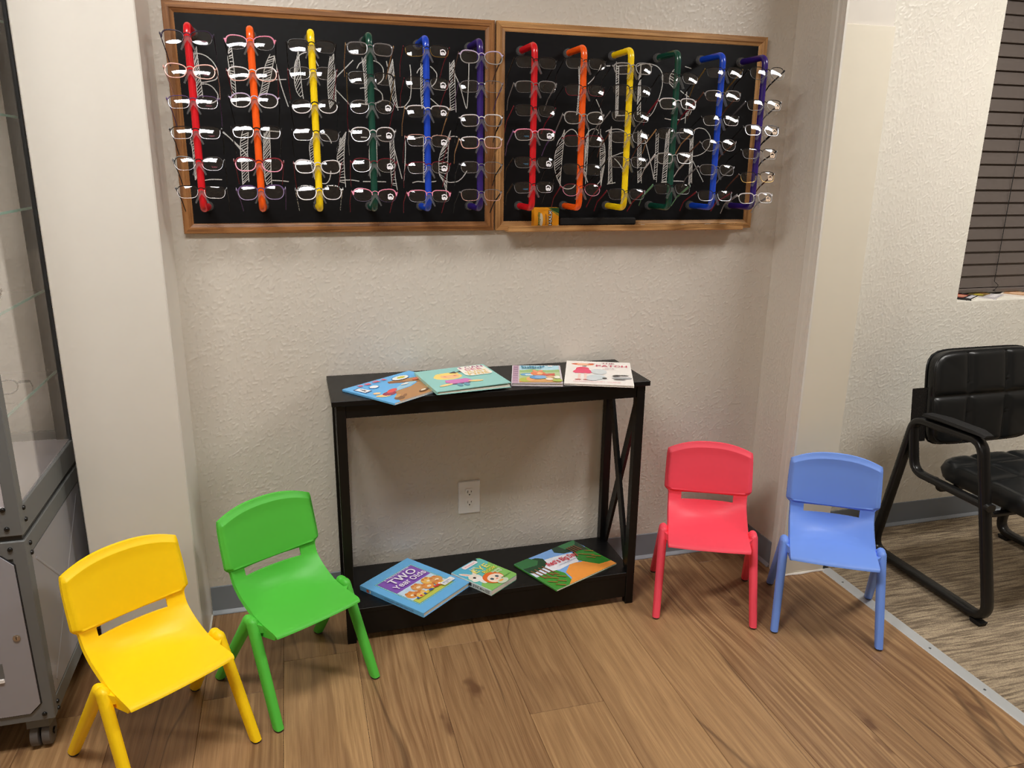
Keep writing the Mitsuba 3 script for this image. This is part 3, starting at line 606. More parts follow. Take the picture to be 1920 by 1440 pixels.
# shape, rim, brow, rim colour, temple colour, extra (w/t sticker, p/b tiny print)
G = [
 [('cat-eye', 'half', 'navy', 'silver', 'navy', 'p'), ('cat-eye', 'full', 'rose gold', 'rose gold', 'rose gold', 'p'), ('rectangular', 'thin', 'purple', 'silver', 'purple', 'p'), ('rectangular', 'thin', 'black', 'silver', 'black', 'p'), ('cat-eye', 'half', 'black', 'silver', 'black', 'p'), ('rectangular', 'thin', 'black', 'white', 'black', '')],
 [('cat-eye', 'half', 'pink', 'silver', 'black', ''), ('cat-eye', 'full', 'white', 'rose gold', 'dark red', ''), ('oval', 'full', 'lilac', 'white', 'black', ''), ('rectangular', 'full', 'black', 'silver', 'black', ''), ('cat-eye', 'full', 'dark red', 'pink', 'dark red', ''), ('rounded', 'full', 'purple', 'purple', 'purple', '')],
 [('rectangular', 'half', 'black', 'grey', 'black', ''), ('rectangular', 'thin', 'silver', 'silver', 'dark red', ''), ('oval', 'full', 'black', 'white', 'black', ''), ('rectangular', 'thin', 'black', 'silver', 'black', ''), ('cat-eye', 'full', 'white', 'white', 'dark red', ''), ('rounded', 'full', 'zebra', 'white', 'zebra', '')],
 [('rectangular', 'full', 'silver', 'silver', 'tan', ''), ('rectangular', 'half', 'black', 'silver', 'gold', ''), ('oval', 'thin', 'silver', 'silver', 'dark red', 'w'), ('rounded', 'full', 'white', 'silver', 'grey', 'w'), ('rounded', 'thin', 'dark red', 'silver', 'dark red', 'w'), ('cat-eye', 'half', 'pink', 'purple', 'dark red', 'w')],
 [('rectangular', 'thin', 'black', 'gold', 'dark red', 'w'), ('rectangular', 'thin', 'black', 'clear', 'dark red', 'w'), ('rectangular', 'full', 'white', 'black', 'tan', 'w'), ('rectangular', 'thin', 'rose gold', 'silver', 'dark red', 'w'), ('rectangular', 'thin', 'dark red', 'silver', 'dark red', 'w'), ('rectangular', 'half', 'pink', 'silver', 'dark red', 'w')],
 [('cat-eye', 'full', 'lilac', 'clear', 'brown', ''), ('rectangular', 'thin', 'silver', 'grey', 'purple', ''), ('rectangular', 'full', 'white', 'silver', 'black', ''), ('rectangular', 'full', 'white', 'rose gold', 'tan', ''), ('rectangular', 'thin', 'silver', 'grey', 'black', ''), ('rectangular', 'thin', 'silver', 'rose gold', 'black', '')],
 [('rectangular', 'half', 'black', 'grey', 'black', ''), ('rectangular', 'half', 'grey', 'grey', 'grey', ''), ('rectangular', 'half', 'black', 'grey', 'dark red', ''), ('rectangular', 'full', 'pink', 'clear', 'purple', 'wb'), ('rectangular', 'thin', 'black', 'grey', 'black', 'wb'), ('rectangular', 'thin', 'black', 'silver', 'black', 'wb')],
 [('rectangular', 'thin', 'black', 'grey', 'black', ''), ('rectangular', 'thin', 'black', 'dark red', 'black', ''), ('cat-eye', 'full', 'clear', 'clear', 'grey', ''), ('rectangular', 'thin', 'dark red', 'grey', 'black', ''), ('rectangular', 'half', 'black', 'black', 'black', ''), ('oval', 'thin', 'dark red', 'pink', 'dark red', '')],
 [('rectangular', 'full', 'clear', 'clear', 'black', ''), ('rectangular', 'half', 'black', 'black', 'black', ''), ('rectangular', 'thin', 'black', 'grey', 'grey', ''), ('rectangular', 'thin', 'grey', 'clear', 'tortoiseshell', ''), ('rectangular', 'thin', 'silver', 'grey', 'black', ''), ('rectangular', 'half', 'black', 'grey', 'dark red', '')],
 [('rectangular', 'thin', 'black', 'grey', 'black', ''), ('rectangular', 'full', 'white', 'clear', 'dark red', ''), ('rectangular', 'half', 'black', 'grey', 'tan', ''), ('rectangular', 'full', 'clear', 'clear', 'white', ''), ('rectangular', 'full', 'black', 'black', 'green', '')],
 [('rectangular', 'thin', 'black', 'black', 'gold', ''), ('rectangular', 'half', 'grey', 'tortoiseshell', 'tortoiseshell', ''), ('rectangular', 'thin', 'black', 'white', 'black', ''), ('oval', 'thin', 'grey', 'grey', 'tortoiseshell', ''), ('rectangular', 'thin', 'grey', 'grey', 'grey', ''), ('rectangular', 'thin', 'black', 'silver', 'dark red', '')],
 [('rounded', 'thin', 'black', 'black', 'black', ''), ('rectangular', 'thin', 'black', 'grey', 'silver', 't'), ('rectangular', 'full', 'silver', 'silver', 'black', 't'), ('rectangular', 'thin', 'black', 'grey', 'black', 't'), ('rectangular', 'thin', 'black', 'gold', 'tortoiseshell', 't'), ('rectangular', 'full', 'white', 'clear', 'clear', 't')]]
ORD = ['topmost', 'second from the top', 'third from the top', 'fourth from the top', 'fifth from the top', 'lowest']
for i, (x, zs) in enumerate(BARS):
    for j, z in enumerate(zs):
        shape, rim, bc, rc, tc, ex = G[i][j]
        rn = {'full': 'full-rim', 'half': 'half-rim', 'thin': 'thin-rimmed'}[rim]
        o = ORD[j] if j < len(zs)-1 else 'lowest'
        t = thing('eyeglasses', f'{bc} {rn} {shape} eyeglasses, {o} on the {BC[i%6][0]} bar, {"left" if i < 6 else "right"} chalkboard', 'eyeglasses', 'eyeglasses on the rainbow bars')
        R, Br, Ln = glasses_meshes(shape, rim)
        tilt = 17.2+rng.uniform(-1.6, 1.6); yaw = rng.uniform(-1.8, 1.8); roll = rng.uniform(-1.5, 1.5)
        base = place(x, YT-RT-.0104, z-.0035+.0015)
        base = base @ rot(0, yaw, [0, 0, 1]) @ rot(0, roll, [0, 1, 0])
        Mf = base @ rot(0, -tilt, [1, 0, 0])
        fm = lambda c: 'frame_'+c.replace(' ', '_')
        obj('rim', at(R, fm(rc), Mf), t); obj('brow_line', at(Br, fm(bc), Mf), t)
        for l in Ln: obj('lens', at(l, None, Mf), t)
        dv = rng.choice((0, 0, 1, 2))
        for s in (-1, 1): obj('temple', at(TM[(s, 1.5 if rim == 'full' else 1, dv)], fm(tc), base), t)
        S = np.eye(4)
        for c in ex:
            S = np.eye(4)
            if c in 'wt': S[:3, 3] = CX+.009, .0002, CZ-.0035; obj('demo_sticker', at(STK[c], None, Mf @ S), t, label='round printed demo sticker')
            else:
                S[:3, 3] = CX+.004, -.0004, CZ-.008
                if c == 'b': S[:3, 3] = -CX+.006, -.0012, CZ-.004
                obj('lens_print', at(TINY[c], None, Mf @ S), t)

# ---------------------------------------------------------------- console table
t = thing('console_table', 'black wooden console table with X-braced ends and a low shelf, books on it', 'table')
tx0, tx1, ty0, ty1, tz = .381, 1.382, -.300, -.006, .8075
BW = 'black_wood'
obj('tabletop', ply(rb(tx0, tx1, ty0, ty1, tz-.0165, tz, .0015), BW), t)
lx0, lx1, ly0, ly1, lw = tx0+.012, tx1-.012, ty0+.010, ty1-.006, .028
for lx in (lx0, lx1-lw):
    for ly in (ly0, ly1-lw):
        obj('leg', ply(rb(lx, lx+lw, ly, ly+lw, 0, tz-.0165, .0012), BW), t)
for ly in (ly0+.004, ly1-.022):
    obj('apron', ply(rb(lx0+lw, lx1-lw, ly, ly+.018, .7505, tz-.0165, .001), BW), t)
    obj('shelf_rail', ply(rb(lx0+lw, lx1-lw, ly, ly+.018, .026, .104, .001), BW), t)
obj('shelf', ply(rb(lx0+.003, lx1-.003, ly0+.002, ly1-.002, .104, .120, .001), BW), t)
for lx in (lx0+.004, lx1-lw+.004):
    obj('end_rail', ply(rb(lx, lx+.02, ly0+lw, ly1-lw, .7505, tz-.0165, .001), BW), t)
    for k, (za, zb_) in enumerate(((.122, .749), (.749, .122))):
        ya, yb = ly0+lw, ly1-lw; w = .0155; d = .0; o = .000 if k == 0 else .0085
        mm = []
        segs = [(0, 1)] if k == 0 else [(0, 1)]
        for f0, f1 in segs:
            A = np.array([ya+(yb-ya)*f0, za+(zb_-za)*f0]); B = np.array([ya+(yb-ya)*f1, za+(zb_-za)*f1])
            u = (B-A)/np.linalg.norm(B-A); nn = np.array([-u[1], u[0]])*w
            dz = abs(w/u[0]*1.0)*.0
            mm.append(hull([(lx+.002+o+e, *(q+s*nn)) for q in (A+u*w*.35, B-u*w*.35) for s in (-1, 1) for e in (0, .0105)]))
        obj('cross_brace', ply(cat(*mm), BW), t)

# ---------------------------------------------------------------- picture books
def ell(cx, cy, a, b, ang=0): return affinity.rotate(affinity.scale(Point(cx, cy).buffer(1, 20), a, b), ang, origin=(cx, cy))
def word(s, h, x, y, ang=0, sx=1., bold=True, center=False):
    m = text_flat(s, h, bold); m.vertices[:, 0] *= sx
    if center: m.apply_translation((-m.bounds[:, 0].mean(), 0, 0))
    m.apply_transform(rot(0, ang, [0, 0, 1])); m.apply_translation((x, y, 0)); return m
def scribble(n, h, x, y, w, seed, ang=0):
    """n letter-like marks of print too small to read"""
    from shapely import union_all
    r = random.Random(seed); G = []; p = w/n; t_ = h*.11
    for k in range(n):
        a = x+p*k; b = p*.72; q = r.random()
        if q < .12: continue
        if q < .4: G.append(LineString([(a+b*.2, y), (a+b*.2, y+h), (a+b*.9, y+h*r.uniform(.4, .6)), (a+b*.2, y+h*.4)]).buffer(t_, 2))
        elif q < .65: G.append(affinity.scale(Point(a+b*.5, y+h*.4).buffer(1, 6), b*.5, h*.42).difference(affinity.scale(Point(a+b*.5, y+h*.4).buffer(1, 6), b*.25, h*.2)))
        elif q < .85: G.append(LineString([(a+b*.1, y+h*.8), (a+b*.1, y), (a+b*.8, y), (a+b*.8, y+h*.8)]).buffer(t_, 2))
        else: G.append(LineString([(a, y), (a+b*.4, y+h), (a+b*.9, y)]).buffer(t_, 2))
    return affinity.rotate(union_all(G), ang, origin=(x, y))
def rrect(x0, y0, x1, y1, r): return sbox(x0+r, y0+r, x1-r, y1-r).buffer(r, 6)
def book(x, y, z, ang, w, h, th, cover_rgb, layers, label, hard=True, spine=None, openness=0., rounded=0., pages_rgb=None, tiltx=0., tilty=0., spine_layers=None):
    t = thing('picture_book', label, 'book')
    M = place(x, y, z, ang) @ rot(0, tiltx, [1, 0, 0]) @ rot(0, tilty, [0, 1, 0])
    cm = mat(f'cover_{t}', cover_rgb, .35)
    ct = .0022 if hard else .0006; ov = .0025 if hard else 0.
    if rounded:
        def slab(a, b): 
            m = trimesh.creation.extrude_polygon(rrect(0, 0, w, h, rounded).union(sbox(0, 0, w*.5, h)), b-a, engine='earcut'); m.apply_translation((0, 0, a)); return m
        obj('back_cover', at(ply(slab(0, ct), cm), None, M), t)
        obj('pages', at(ply(slab(ct, th-ct), 'paper'), None, M), t)
        top = slab(th-ct, th)
    else:
        obj('back_cover', at(ply(rb(0, w, 0, h, 0, ct, .0003), cm), None, M), t)
        obj('pages', at(ply(cat(*[rb(.002, w-ov, ov, h-ov, ct+(th-2*ct)*k/5, ct+(th-2*ct)*(k+.86)/5, .0002) for k in range(5)]) if hard else rb(.001, w-.0004, .0004, h-.0004, ct, th-ct, .0002), 'paper'), None, M), t)
        top = rb(0, w, 0, h, th-ct, th, .0003)
    Mc = M.copy()
    if openness: Mc = M @ trimesh.transformations.translation_matrix((0, 0, th)) @ rot(0, -openness, [0, 1, 0]) @ trimesh.transformations.translation_matrix((0, 0, -th))
    fc = obj('front_cover', at(ply(top, cm), None, Mc), t)
    mc = prints(layers); Mp = Mc @ trimesh.transformations.translation_matrix((0, 0, th))
    obj('print', vply(mc, 'print', Mp), fc)
    sm = mat(f'spine_{t}', spine or cover_rgb, .35)
    sp = obj('spine', at(ply(rb(-.0022, .0006, 0, h, 0, th, .0006), sm), None, M), t)
    if spine_layers:
        mc = prints(spine_layers); S = np.eye(4); S[:3, :3] = np.array([[0, 0, -1], [-1, 0, 0], [0, 1, 0]]).T.T
        S[:3, 0] = (0, -1, 0); S[:3, 1] = (0, 0, 1); S[:3, 2] = (-1, 0, 0); S[:3, 3] = (-.0022, h, 0)
        obj('spine_print', vply(mc, 'print', M @ S), sp)
    return t
R = random.Random(3)
# on the tabletop
w, h = .2838, .2214
sky_, brown = (96, 174, 232), (160, 116, 72)
L = [(sbox(0, h*.0, w, h), sky_), (Polygon([(w*.08, 0), (w, 0), (w, h*.62), (w*.62, h*.78), (w*.50, h*.80), (w*.47, h*.70), (w*.75, h*.50), (w*.55, h*.40), (w*.30, h*.38), (w*.2, h*.22), (w*.12, h*.10)]), (176, 128, 80)),
     (Polygon([(w*.50, h*.80), (w*.46, h*.72), (w*.70, h*.50), (w*.78, h*.46), (w*.66, h*.62)]), (128, 84, 50)), (Polygon([(w*.30, h*.38), (w*.55, h*.42), (w*.74, h*.52), (w*.62, h*.60), (w*.42, h*.50)]), (150, 196, 220)),
     (ell(w*.16, h*.12, .020, .014, 20), (120, 80, 44)), (ell(w*.20, h*.20, .018, .007, 30), (196, 150, 90)), (ell(w*.26, h*.15, .016, .005, 30), (140, 92, 52)),
     (ell(w*.10, h*.34, .022, .012, -30), (240, 200, 130)), (ell(w*.20, h*.36, .026, .016, 10), (150, 40, 70)), (ell(w*.29, h*.43, .026, .011, 20), (222, 74, 76)), (ell(w*.11, h*.48, .012, .010), (236, 196, 150)),
     (Polygon([(w*.045, h*.60), (w*.15, h*.62), (w*.13, h*.86), (w*.035, h*.84)]), (44, 70, 120)), (Polygon([(w*.05, h*.62), (w*.145, h*.64), (w*.125, h*.84), (w*.04, h*.82)]), (226, 230, 238)), (Polygon([(w*.075, h*.66), (w*.11, h*.68), (w*.10, h*.80), (w*.085, h*.74)]), (70, 56, 60)),
     (ell(w*.26, h*.74, .0185, .014, 10), (50, 110, 170)), (ell(w*.26, h*.74, .0165, .012, 10), (236, 240, 246)),
     (ell(w*.70, h*.80, .036, .020, 6), (60, 100, 150)), (ell(w*.70, h*.80, .034, .018, 6), (232, 238, 236)), (ell(w*.71, h*.80, .017, .009, 6), (196, 190, 60)), (ell(w*.80, h*.60, .022, .010, 10), (214, 104, 70)),
     (ell(w*.52, h*.12, .024, .008, 12), (112, 76, 46)), (ell(w*.52, h*.13, .013, .005, 12), (226, 214, 190)), (ell(w*.55, h*.52, .016, .006), (232, 226, 220)),
     (word("Bob's", .017, w*.20, h*.855), (226, 86, 100)), (word('Burgers', .017, w*.40, h*.855), (226, 86, 100))]
L = L[:-2]+[(scribble(6, .016, w*.16, h*.865, w*.16, 4), (226, 84, 104)), (scribble(7, .017, w*.36, h*.865, w*.22, 9), (226, 84, 104))]
bookA = book(.554, -.3708, tz, 37.2, w, h, .0062, (104, 178, 232), L, 'thin blue and brown picture book partly under the teal book on the tabletop', hard=False)
w, h = .2345, .2392
teal = (142, 200, 196)
L = [(sbox(0, 0, w, h), teal), (ell(w*.34, h*.60, .046, .034), (244, 214, 118)), (ell(w*.37, h*.60, .030, .026), (240, 190, 140)), (ell(w*.36, h*.71, .040, .014), (244, 214, 118)), (ell(w*.30, h*.60, .005, .004), (226, 130, 110)), (ell(w*.44, h*.60, .005, .004), (226, 130, 110)),
     (Polygon([(w*.40, h*.74), (w*.50, h*.70), (w*.50, h*.80)]), (52, 46, 44)), (Polygon([(w*.50, h*.75), (w*.60, h*.70), (w*.60, h*.80)]), (52, 46, 44)),
     (Polygon([(w*.24, h*.42), (w*.54, h*.42), (w*.58, h*.32), (w*.50, h*.24), (w*.30, h*.24), (w*.22, h*.32)]), (206, 118, 186)), (sbox(w*.28, h*.205, w*.52, h*.245), (110, 60, 110)), (ell(w*.19, h*.22, .024, .009, 18), (244, 206, 140)), (ell(w*.61, h*.26, .024, .009, -12), (244, 206, 140)),
     (ell(w*.36, h*.16, .008, .016), (92, 150, 176)), (ell(w*.45, h*.16, .008, .016), (92, 150, 176)),
     (rrect(w*.575, h*.49, w*.965, h*.965, .02), (240, 238, 228)),
     (word('I CAN', .0205, w*.77, h*.855, 0, 1.05, True, True), (150, 70, 120)), (word('SEE', .0205, w*.77, h*.745, 0, 1.15, True, True), (196, 90, 120)), (word('JUST', .0195, w*.77, h*.635, 0, 1.15, True, True), (226, 190, 110)), (word('FINE', .0195, w*.77, h*.525, 0, 1.15, True, True), (226, 190, 110))]
SL = [(sbox(h*.02, .002, h*.98, .010), (150, 200, 190)), (word('I CAN SEE', .0052, h*.10, .0035, 0, 1.6), (232, 214, 150)), (word('JUST FINE', .0052, h*.55, .0035, 0, 1.6), (232, 214, 150))]
bookB = book(.686, -.3229, tz+.0065, 7.5, w, h, .0105, teal, L, 'teal hardcover picture book with a blond girl and I CAN SEE, on tabletop', openness=1.4, spine_layers=SL)
w, h = .1586, .2203
L = [(sbox(0, 0, w, h), (206, 196, 206)), (sbox(0, 0, w*.12, h), (182, 150, 172)), *[(sbox(w*.02, h*f, w*.11, h*(f+.03)), (150, 120, 150)) for f in (.12, .25, .38, .5, .62, .74, .86)],
     (sbox(w*.14, h*.03, w*.965, h*.97), (178, 200, 150)), (sbox(w*.14, h*.70, w*.965, h*.97), (176, 216, 232)), (Polygon([(w*.14, h*.66), (w*.4, h*.76), (w*.7, h*.68), (w*.965, h*.74), (w*.965, h*.60), (w*.14, h*.58)]), (150, 186, 120)),
     (sbox(w*.14, h*.03, w*.965, h*.20), (214, 160, 96)), (ell(w*.27, h*.16, .020, .026), (176, 184, 70)), (ell(w*.37, h*.20, .014, .024), (232, 170, 110)), (ell(w*.30, h*.44, .022, .016), (96, 160, 206)), (ell(w*.34, h*.42, .014, .008), (220, 232, 240)),
     (ell(w*.52, h*.50, .024, .026), (226, 130, 84)), (ell(w*.46, h*.62, .007, .016, 20), (232, 150, 110)), (ell(w*.57, h*.62, .007, .016, -20), (232, 150, 110)), (ell(w*.56, h*.50, .010, .012), (246, 190, 130)), (Polygon([(w*.60, h*.46), (w*.86, h*.50), (w*.86, h*.38), (w*.62, h*.36)]), (206, 92, 76)), (ell(w*.50, h*.28, .024, .022), (90, 150, 206)), (ell(w*.585, h*.29, .022, .018), (130, 176, 220)), (ell(w*.78, h*.30, .018, .014), (214, 170, 130)), (ell(w*.74, h*.18, .012, .014), (240, 226, 206)), (ell(w*.90, h*.28, .010, .016), (236, 236, 220)), (ell(w*.90, h*.10, .016, .014), (166, 186, 80)),
     (scribble(9, .017, w*.18, h*.84, w*.5, 21), (40, 130, 170)), (scribble(8, .015, w*.2, h*.765, w*.42, 22), (36, 120, 140)), (sbox(w*.74, h*.86, w*.83, h*.94), (238, 238, 240))]
book(.932, -.2551, tz, -16.5, w, h, .0095, (206, 196, 206), L, 'small colourful picture book of animals in a garden in the middle of the tabletop', openness=.6, spine=(224, 220, 226))
w, h = .2158, .2912
white = (236, 232, 228)
L = [(sbox(0, 0, w, h), white), (ell(w*.25, h*.85, .038, .015, -4), (226, 130, 84)), (ell(w*.25, h*.86, .022, .010), (240, 190, 160)), (ell(w*.12, h*.86, .010, .006), (206, 90, 60)), (ell(w*.38, h*.88, .012, .006), (206, 90, 60)), (ell(w*.28, h*.76, .008, .004), (60, 60, 66)),
     (ell(w*.25, h*.64, .022, .024), (222, 60, 96)), (Polygon([(w*.10, h*.50), (w*.16, h*.62), (w*.34, h*.62), (w*.42, h*.50), (w*.36, h*.44), (w*.14, h*.44)]), (226, 66, 110)), (Polygon([(w*.19, h*.44), (w*.225, h*.44), (w*.215, h*.18), (w*.185, h*.18)]), (236, 206, 196)), (Polygon([(w*.28, h*.44), (w*.315, h*.44), (w*.315, h*.18), (w*.285, h*.18)]), (236, 206, 196)), (ell(w*.19, h*.17, .010, .005), (190, 90, 90)), (ell(w*.31, h*.17, .010, .005), (190, 90, 90)),
     (ell(w*.50, h*.52, .026, .034, 12), (206, 214, 218)), (ell(w*.46, h*.28, .030, .03), (198, 210, 216)), (ell(w*.40, h*.20, .020, .02), (206, 214, 220)),
     (ell(w*.84, h*.27, .032, .012, 4), (160, 164, 168)), (ell(w*.76, h*.36, .014, .010, 30), (60, 60, 64)), (ell(w*.86, h*.38, .018, .005), (70, 70, 74)), (ell(w*.58, h*.24, .008, .007), (50, 50, 52)), (ell(w*.80, h*.20, .020, .004), (90, 92, 96)),
     (word('THE', .0125, w*.645, h*.875, 0, 1.3, True, True), (150, 60, 90)), (word('PATCH', .0205, w*.70, h*.745, 0, 1.12, True, True), (190, 52, 88)), (scribble(8, .006, w*.55, h*.655, w*.2, 31), (176, 150, 160)), (scribble(9, .006, w*.54, h*.61, w*.22, 32), (176, 150, 160)), (scribble(26, .0065, w*.12, h*.07, w*.76, 33), (226, 140, 150))]
book(1.0944, -.2853, tz, -21.2, w, h, .0068, white, L, 'white picture book THE PATCH with a girl in pink, right end of tabletop', hard=True)
# on the lower shelf
w, h = .2275, .2767; z0 = .120
blue = (108, 182, 236)
L = [(sbox(0, 0, w, h), blue), (sbox(w*.115, h*.145, w*.885, h*.86), (60, 150, 170))]
bx0_, bx1_, by0_, by1_ = w*.115, w*.885, h*.145, h*.86
sq = []
for k in range(30):
    for a, b in ((bx0_+(bx1_-bx0_)*(k+.5)/30, by0_+.003), (bx0_+(bx1_-bx0_)*(k+.5)/30, by1_-.003)): sq.append(sbox(a-.0017, b-.0017, a+.0017, b+.0017))
for k in range(34):
    for a, b in ((bx0_+.003, by0_+(by1_-by0_)*(k+.5)/34), (bx1_-.003, by0_+(by1_-by0_)*(k+.5)/34)): sq.append(sbox(a-.0017, b-.0017, a+.0017, b+.0017))
from shapely import union_all
L += [(union_all(sq), (190, 228, 226)), (sbox(bx0_+.006, by0_+.006, bx1_-.006, by1_-.006), (200, 224, 244)), (sbox(bx0_+.006, h*.515, bx1_-.006, by1_-.006), (134, 88, 182)), (sbox(bx0_+.006, by0_+.006, bx1_-.006, by0_+.034), (196, 204, 90)),
      (sbox(bx0_+.016, by0_+.05, bx1_-.012, by0_+.068), (232, 226, 220))]
for k, (a, b, s) in enumerate(((.24, .36, .020), (.36, .30, .017), (.44, .42, .021), (.56, .34, .020), (.66, .42, .022), (.76, .36, .022), (.70, .27, .014), (.30, .27, .014))):
    L += [(ell(w*a, h*b, s, s), ((228, 150, 74), (240, 190, 100), (222, 160, 96))[k % 3]), (ell(w*a-.008, h*b+.015, .006, .006), (214, 130, 70)), (ell(w*a+.008, h*b+.015, .006, .006), (214, 130, 70)), (ell(w*a, h*b-.004, .008, .006), (248, 226, 190))]
for k in range(16): L.append((ell(w*(.22+.036*k), h*(.235+.02*R.random()), .006, .005), R.choice([(206, 60, 60), (60, 90, 160), (240, 240, 236), (236, 200, 70)])))
L += [(word('A TREASURY FOR', .0105, w*.5, h*.785, 0, .95, False, True), (236, 226, 246)), (word('TWO', .030, w*.5, h*.655, 0, 1.2, True, True), (240, 232, 246)), (word('Year Olds', .023, w*.5, h*.545, 0, .98, True, True), (240, 232, 246)),
      (rrect(w*.68, h*.165, w*.92, h*.245, .003), (238, 238, 238)), (scribble(7, .0075, w*.71, h*.20, w*.16, 41), (120, 140, 190)), (scribble(12, .004, w*.71, h*.178, w*.18, 42), (160, 160, 180))]
SL = [(sbox(h*.11, .003, h*.15, .013), (206, 110, 80)), (sbox(h*.165, .003, h*.18, .013), (232, 226, 210)), (word('A TREASURY FOR TWO YEAR OLDS', .0058, h*.40, .005, 0, .92), (88, 110, 150))]
book(.6222, -.3865, z0, 39.3, w, h, .0165, blue, L, 'light blue hardcover A TREASURY FOR TWO YEAR OLDS on the lower shelf', spine_layers=SL)
w, h = .1378, .1775
L = [(rrect(0, 0, w, h, .012).union(sbox(0, 0, w*.5, h)), (136, 196, 100)), (Polygon([(0, h*.25), (w*.3, h*.40), (w, h*.74), (w, h*.88), (w*.93, h), (0, h)]), (104, 190, 188)), (Polygon([(0, h*.6), (w*.5, h*.8), (w*.7, h), (0, h)]), (92, 182, 216)),
     (ell(w*.14, h*.72, .007, .026, 28), (240, 232, 224)), (ell(w*.34, h*.66, .006, .024, -40), (240, 232, 224)), (ell(w*.14, h*.72, .003, .017, 28), (236, 180, 160)), (ell(w*.19, h*.52, .022, .026), (238, 228, 214)), (ell(w*.16, h*.46, .020, .012), (246, 240, 234)), (ell(w*.17, h*.53, .005, .006), (50, 42, 40)), (ell(w*.22, h*.36, .012, .022, -20), (244, 240, 236)),
     (ell(w*.48, h*.27, .037, .036), (232, 112, 46)), (ell(w*.50, h*.23, .030, .026), (250, 226, 206)), (ell(w*.40, h*.25, .006, .007), (70, 90, 100)), (ell(w*.58, h*.25, .006, .007), (70, 90, 100)), (ell(w*.50, h*.19, .004, .003), (226, 130, 110)), (ell(w*.52, h*.06, .022, .014), (206, 220, 196)), (ell(w*.50, h*.09, .010, .005), (240, 170, 90)),
     (rrect(w*.30, h*.86, w*.80, h*.97, .006), (240, 232, 236)), (scribble(9, .0065, w*.36, h*.892, w*.38, 51), (224, 120, 140)), (ell(w*.83, h*.965, .006, .006), (30, 34, 36)),
     (scribble(6, .008, w*.36, h*.765, w*.2, 52), (226, 236, 220)), (word('EYE', .026, w*.60, h*.60, 0, 1.15, True, True), (240, 226, 120)), (word('Book', .017, w*.70, h*.47, 0, 1.1, True, True), (236, 222, 96)), (scribble(8, .009, w*.62, h*.38, w*.3, 53), (220, 236, 200)), (scribble(5, .009, w*.7, h*.31, w*.2, 54), (220, 236, 200)), (scribble(14, .006, w*.56, h*.12, w*.38, 55), (90, 150, 70))]
SL = [(sbox(h*.45, .004, h*.52, .016), (40, 44, 48)), (word('EYE Book', .008, h*.55, .006, 0, 1.3), (60, 70, 76)), (sbox(h*.86, .004, h*.96, .016), (150, 160, 164))]
book(.855, -.317, z0, 35.9, w, h, .0195, (120, 200, 170), L, 'small board book reading EYE with rabbit and red-haired child on the lower shelf', rounded=.012, spine=(206, 220, 222), spine_layers=SL)
w, h = .2858, .2192
L = [(sbox(0, 0, w, h), (128, 176, 238)), (Polygon([(0, 0), (w*.28, 0), (w*.30, h*.1), (w*.34, h*.30), (w*.30, h*.45), (w*.2, h*.50), (0, h*.46)]), (66, 148, 52)), (Polygon([(w*.20, 0), (w, 0), (w, h*.34), (w*.80, h*.36), (w*.66, h*.40), (w*.55, h*.46), (w*.36, h*.30), (w*.33, h*.12)]), (244, 158, 66)),
     (Polygon([(w*.20, h*.58), (w*.36, h*.80), (w*.5, h*.78), (w*.74, h*.70), (w*.76, h*.55), (w*.66, h*.42), (w*.52, h*.44), (w*.35, h*.42), (w*.24, h*.46)]), (236, 240, 250)), (sbox(0, h*.46, w*.26, h*.62), (222, 232, 250)),
     (Polygon([(w, h*.12), (w*.82, h*.16), (w*.74, h*.32), (w*.68, h*.46), (w*.76, h*.66), (w*.86, h*.76), (w, h*.70)]), (50, 128, 46)), (Polygon([(w*.74, h*.66), (w*.86, h*.70), (w*.98, h*.60), (w, h*.88), (w*.88, h*.86)]), (44, 60, 40)),
     (Polygon([(0, h*.62), (w*.04, h*.58), (w*.14, h*.60), (w*.24, h*.62), (w*.33, h*.70), (w*.36, h*.84), (w*.30, h*.93), (0, h*.98)]), (24, 66, 40)), (Polygon([(0, h*.78), (w*.20, h*.74), (w*.28, h*.84), (w*.22, h), (0, h)]), (48, 112, 64)), (Polygon([(w*.62, h), (w*.58, h*.88), (w*.66, h*.76), (w*.80, h*.72), (w*.90, h*.78), (w, h*.86), (w, h)]), (24, 60, 42)), (Polygon([(w*.72, h), (w*.74, h*.84), (w*.92, h*.86), (w, h*.96), (w, h)]), (52, 114, 70)),
     *[(Polygon([(w*a, h*.66), (w*(a+.02), h*.66), (w*(a+.03+.02), h*.34), (w*(a+.03), h*.34)]), (124, 84, 52)) for a in (.03, .09, .15, .21)], *[(Polygon([(w*a, h*b), (w*(a+.02), h*b), (w*(a+.10), h*(b-.10)), (w*(a+.08), h*(b-.12))]), (146, 116, 50)) for a, b in ((.04, .42), (.10, .34), (.17, .42), (.03, .26), (.13, .20), (.20, .30), (.06, .12), (.78, .60), (.84, .52), (.88, .42), (.80, .44), (.90, .62))],
     *[(Polygon([(w*a, h*.86), (w*(a+.016), h*.86), (w*(a+.03), h*.66), (w*(a+.012), h*.66)]), (120, 70, 40)) for a in (.76, .80, .84, .88)],
     (word("Red's Big Day", .0235, w*.53, h*.575, 0, .66, True, True), (206, 34, 60)), (scribble(20, .005, w*.40, h*.50, w*.32, 61), (150, 160, 190))]
book(1.0696, -.3445, z0, 24.2, w, h, .0055, (70, 140, 60), L, "paperback Red's Big Day with green trees and orange path on the lower shelf", hard=False, spine=(70, 140, 60), pages_rgb=None)

# ---------------------------------------------------------------- children's chairs
from scipy.interpolate import PchipInterpolator
for n, c in (('yellow', (254, 212, 12)), ('green', (84, 192, 66)), ('red', (248, 78, 98)), ('blue', (112, 150, 232))): mat('plastic_'+n, c, .46, .42)
mat('cap_dark', (60, 52, 48), .6)
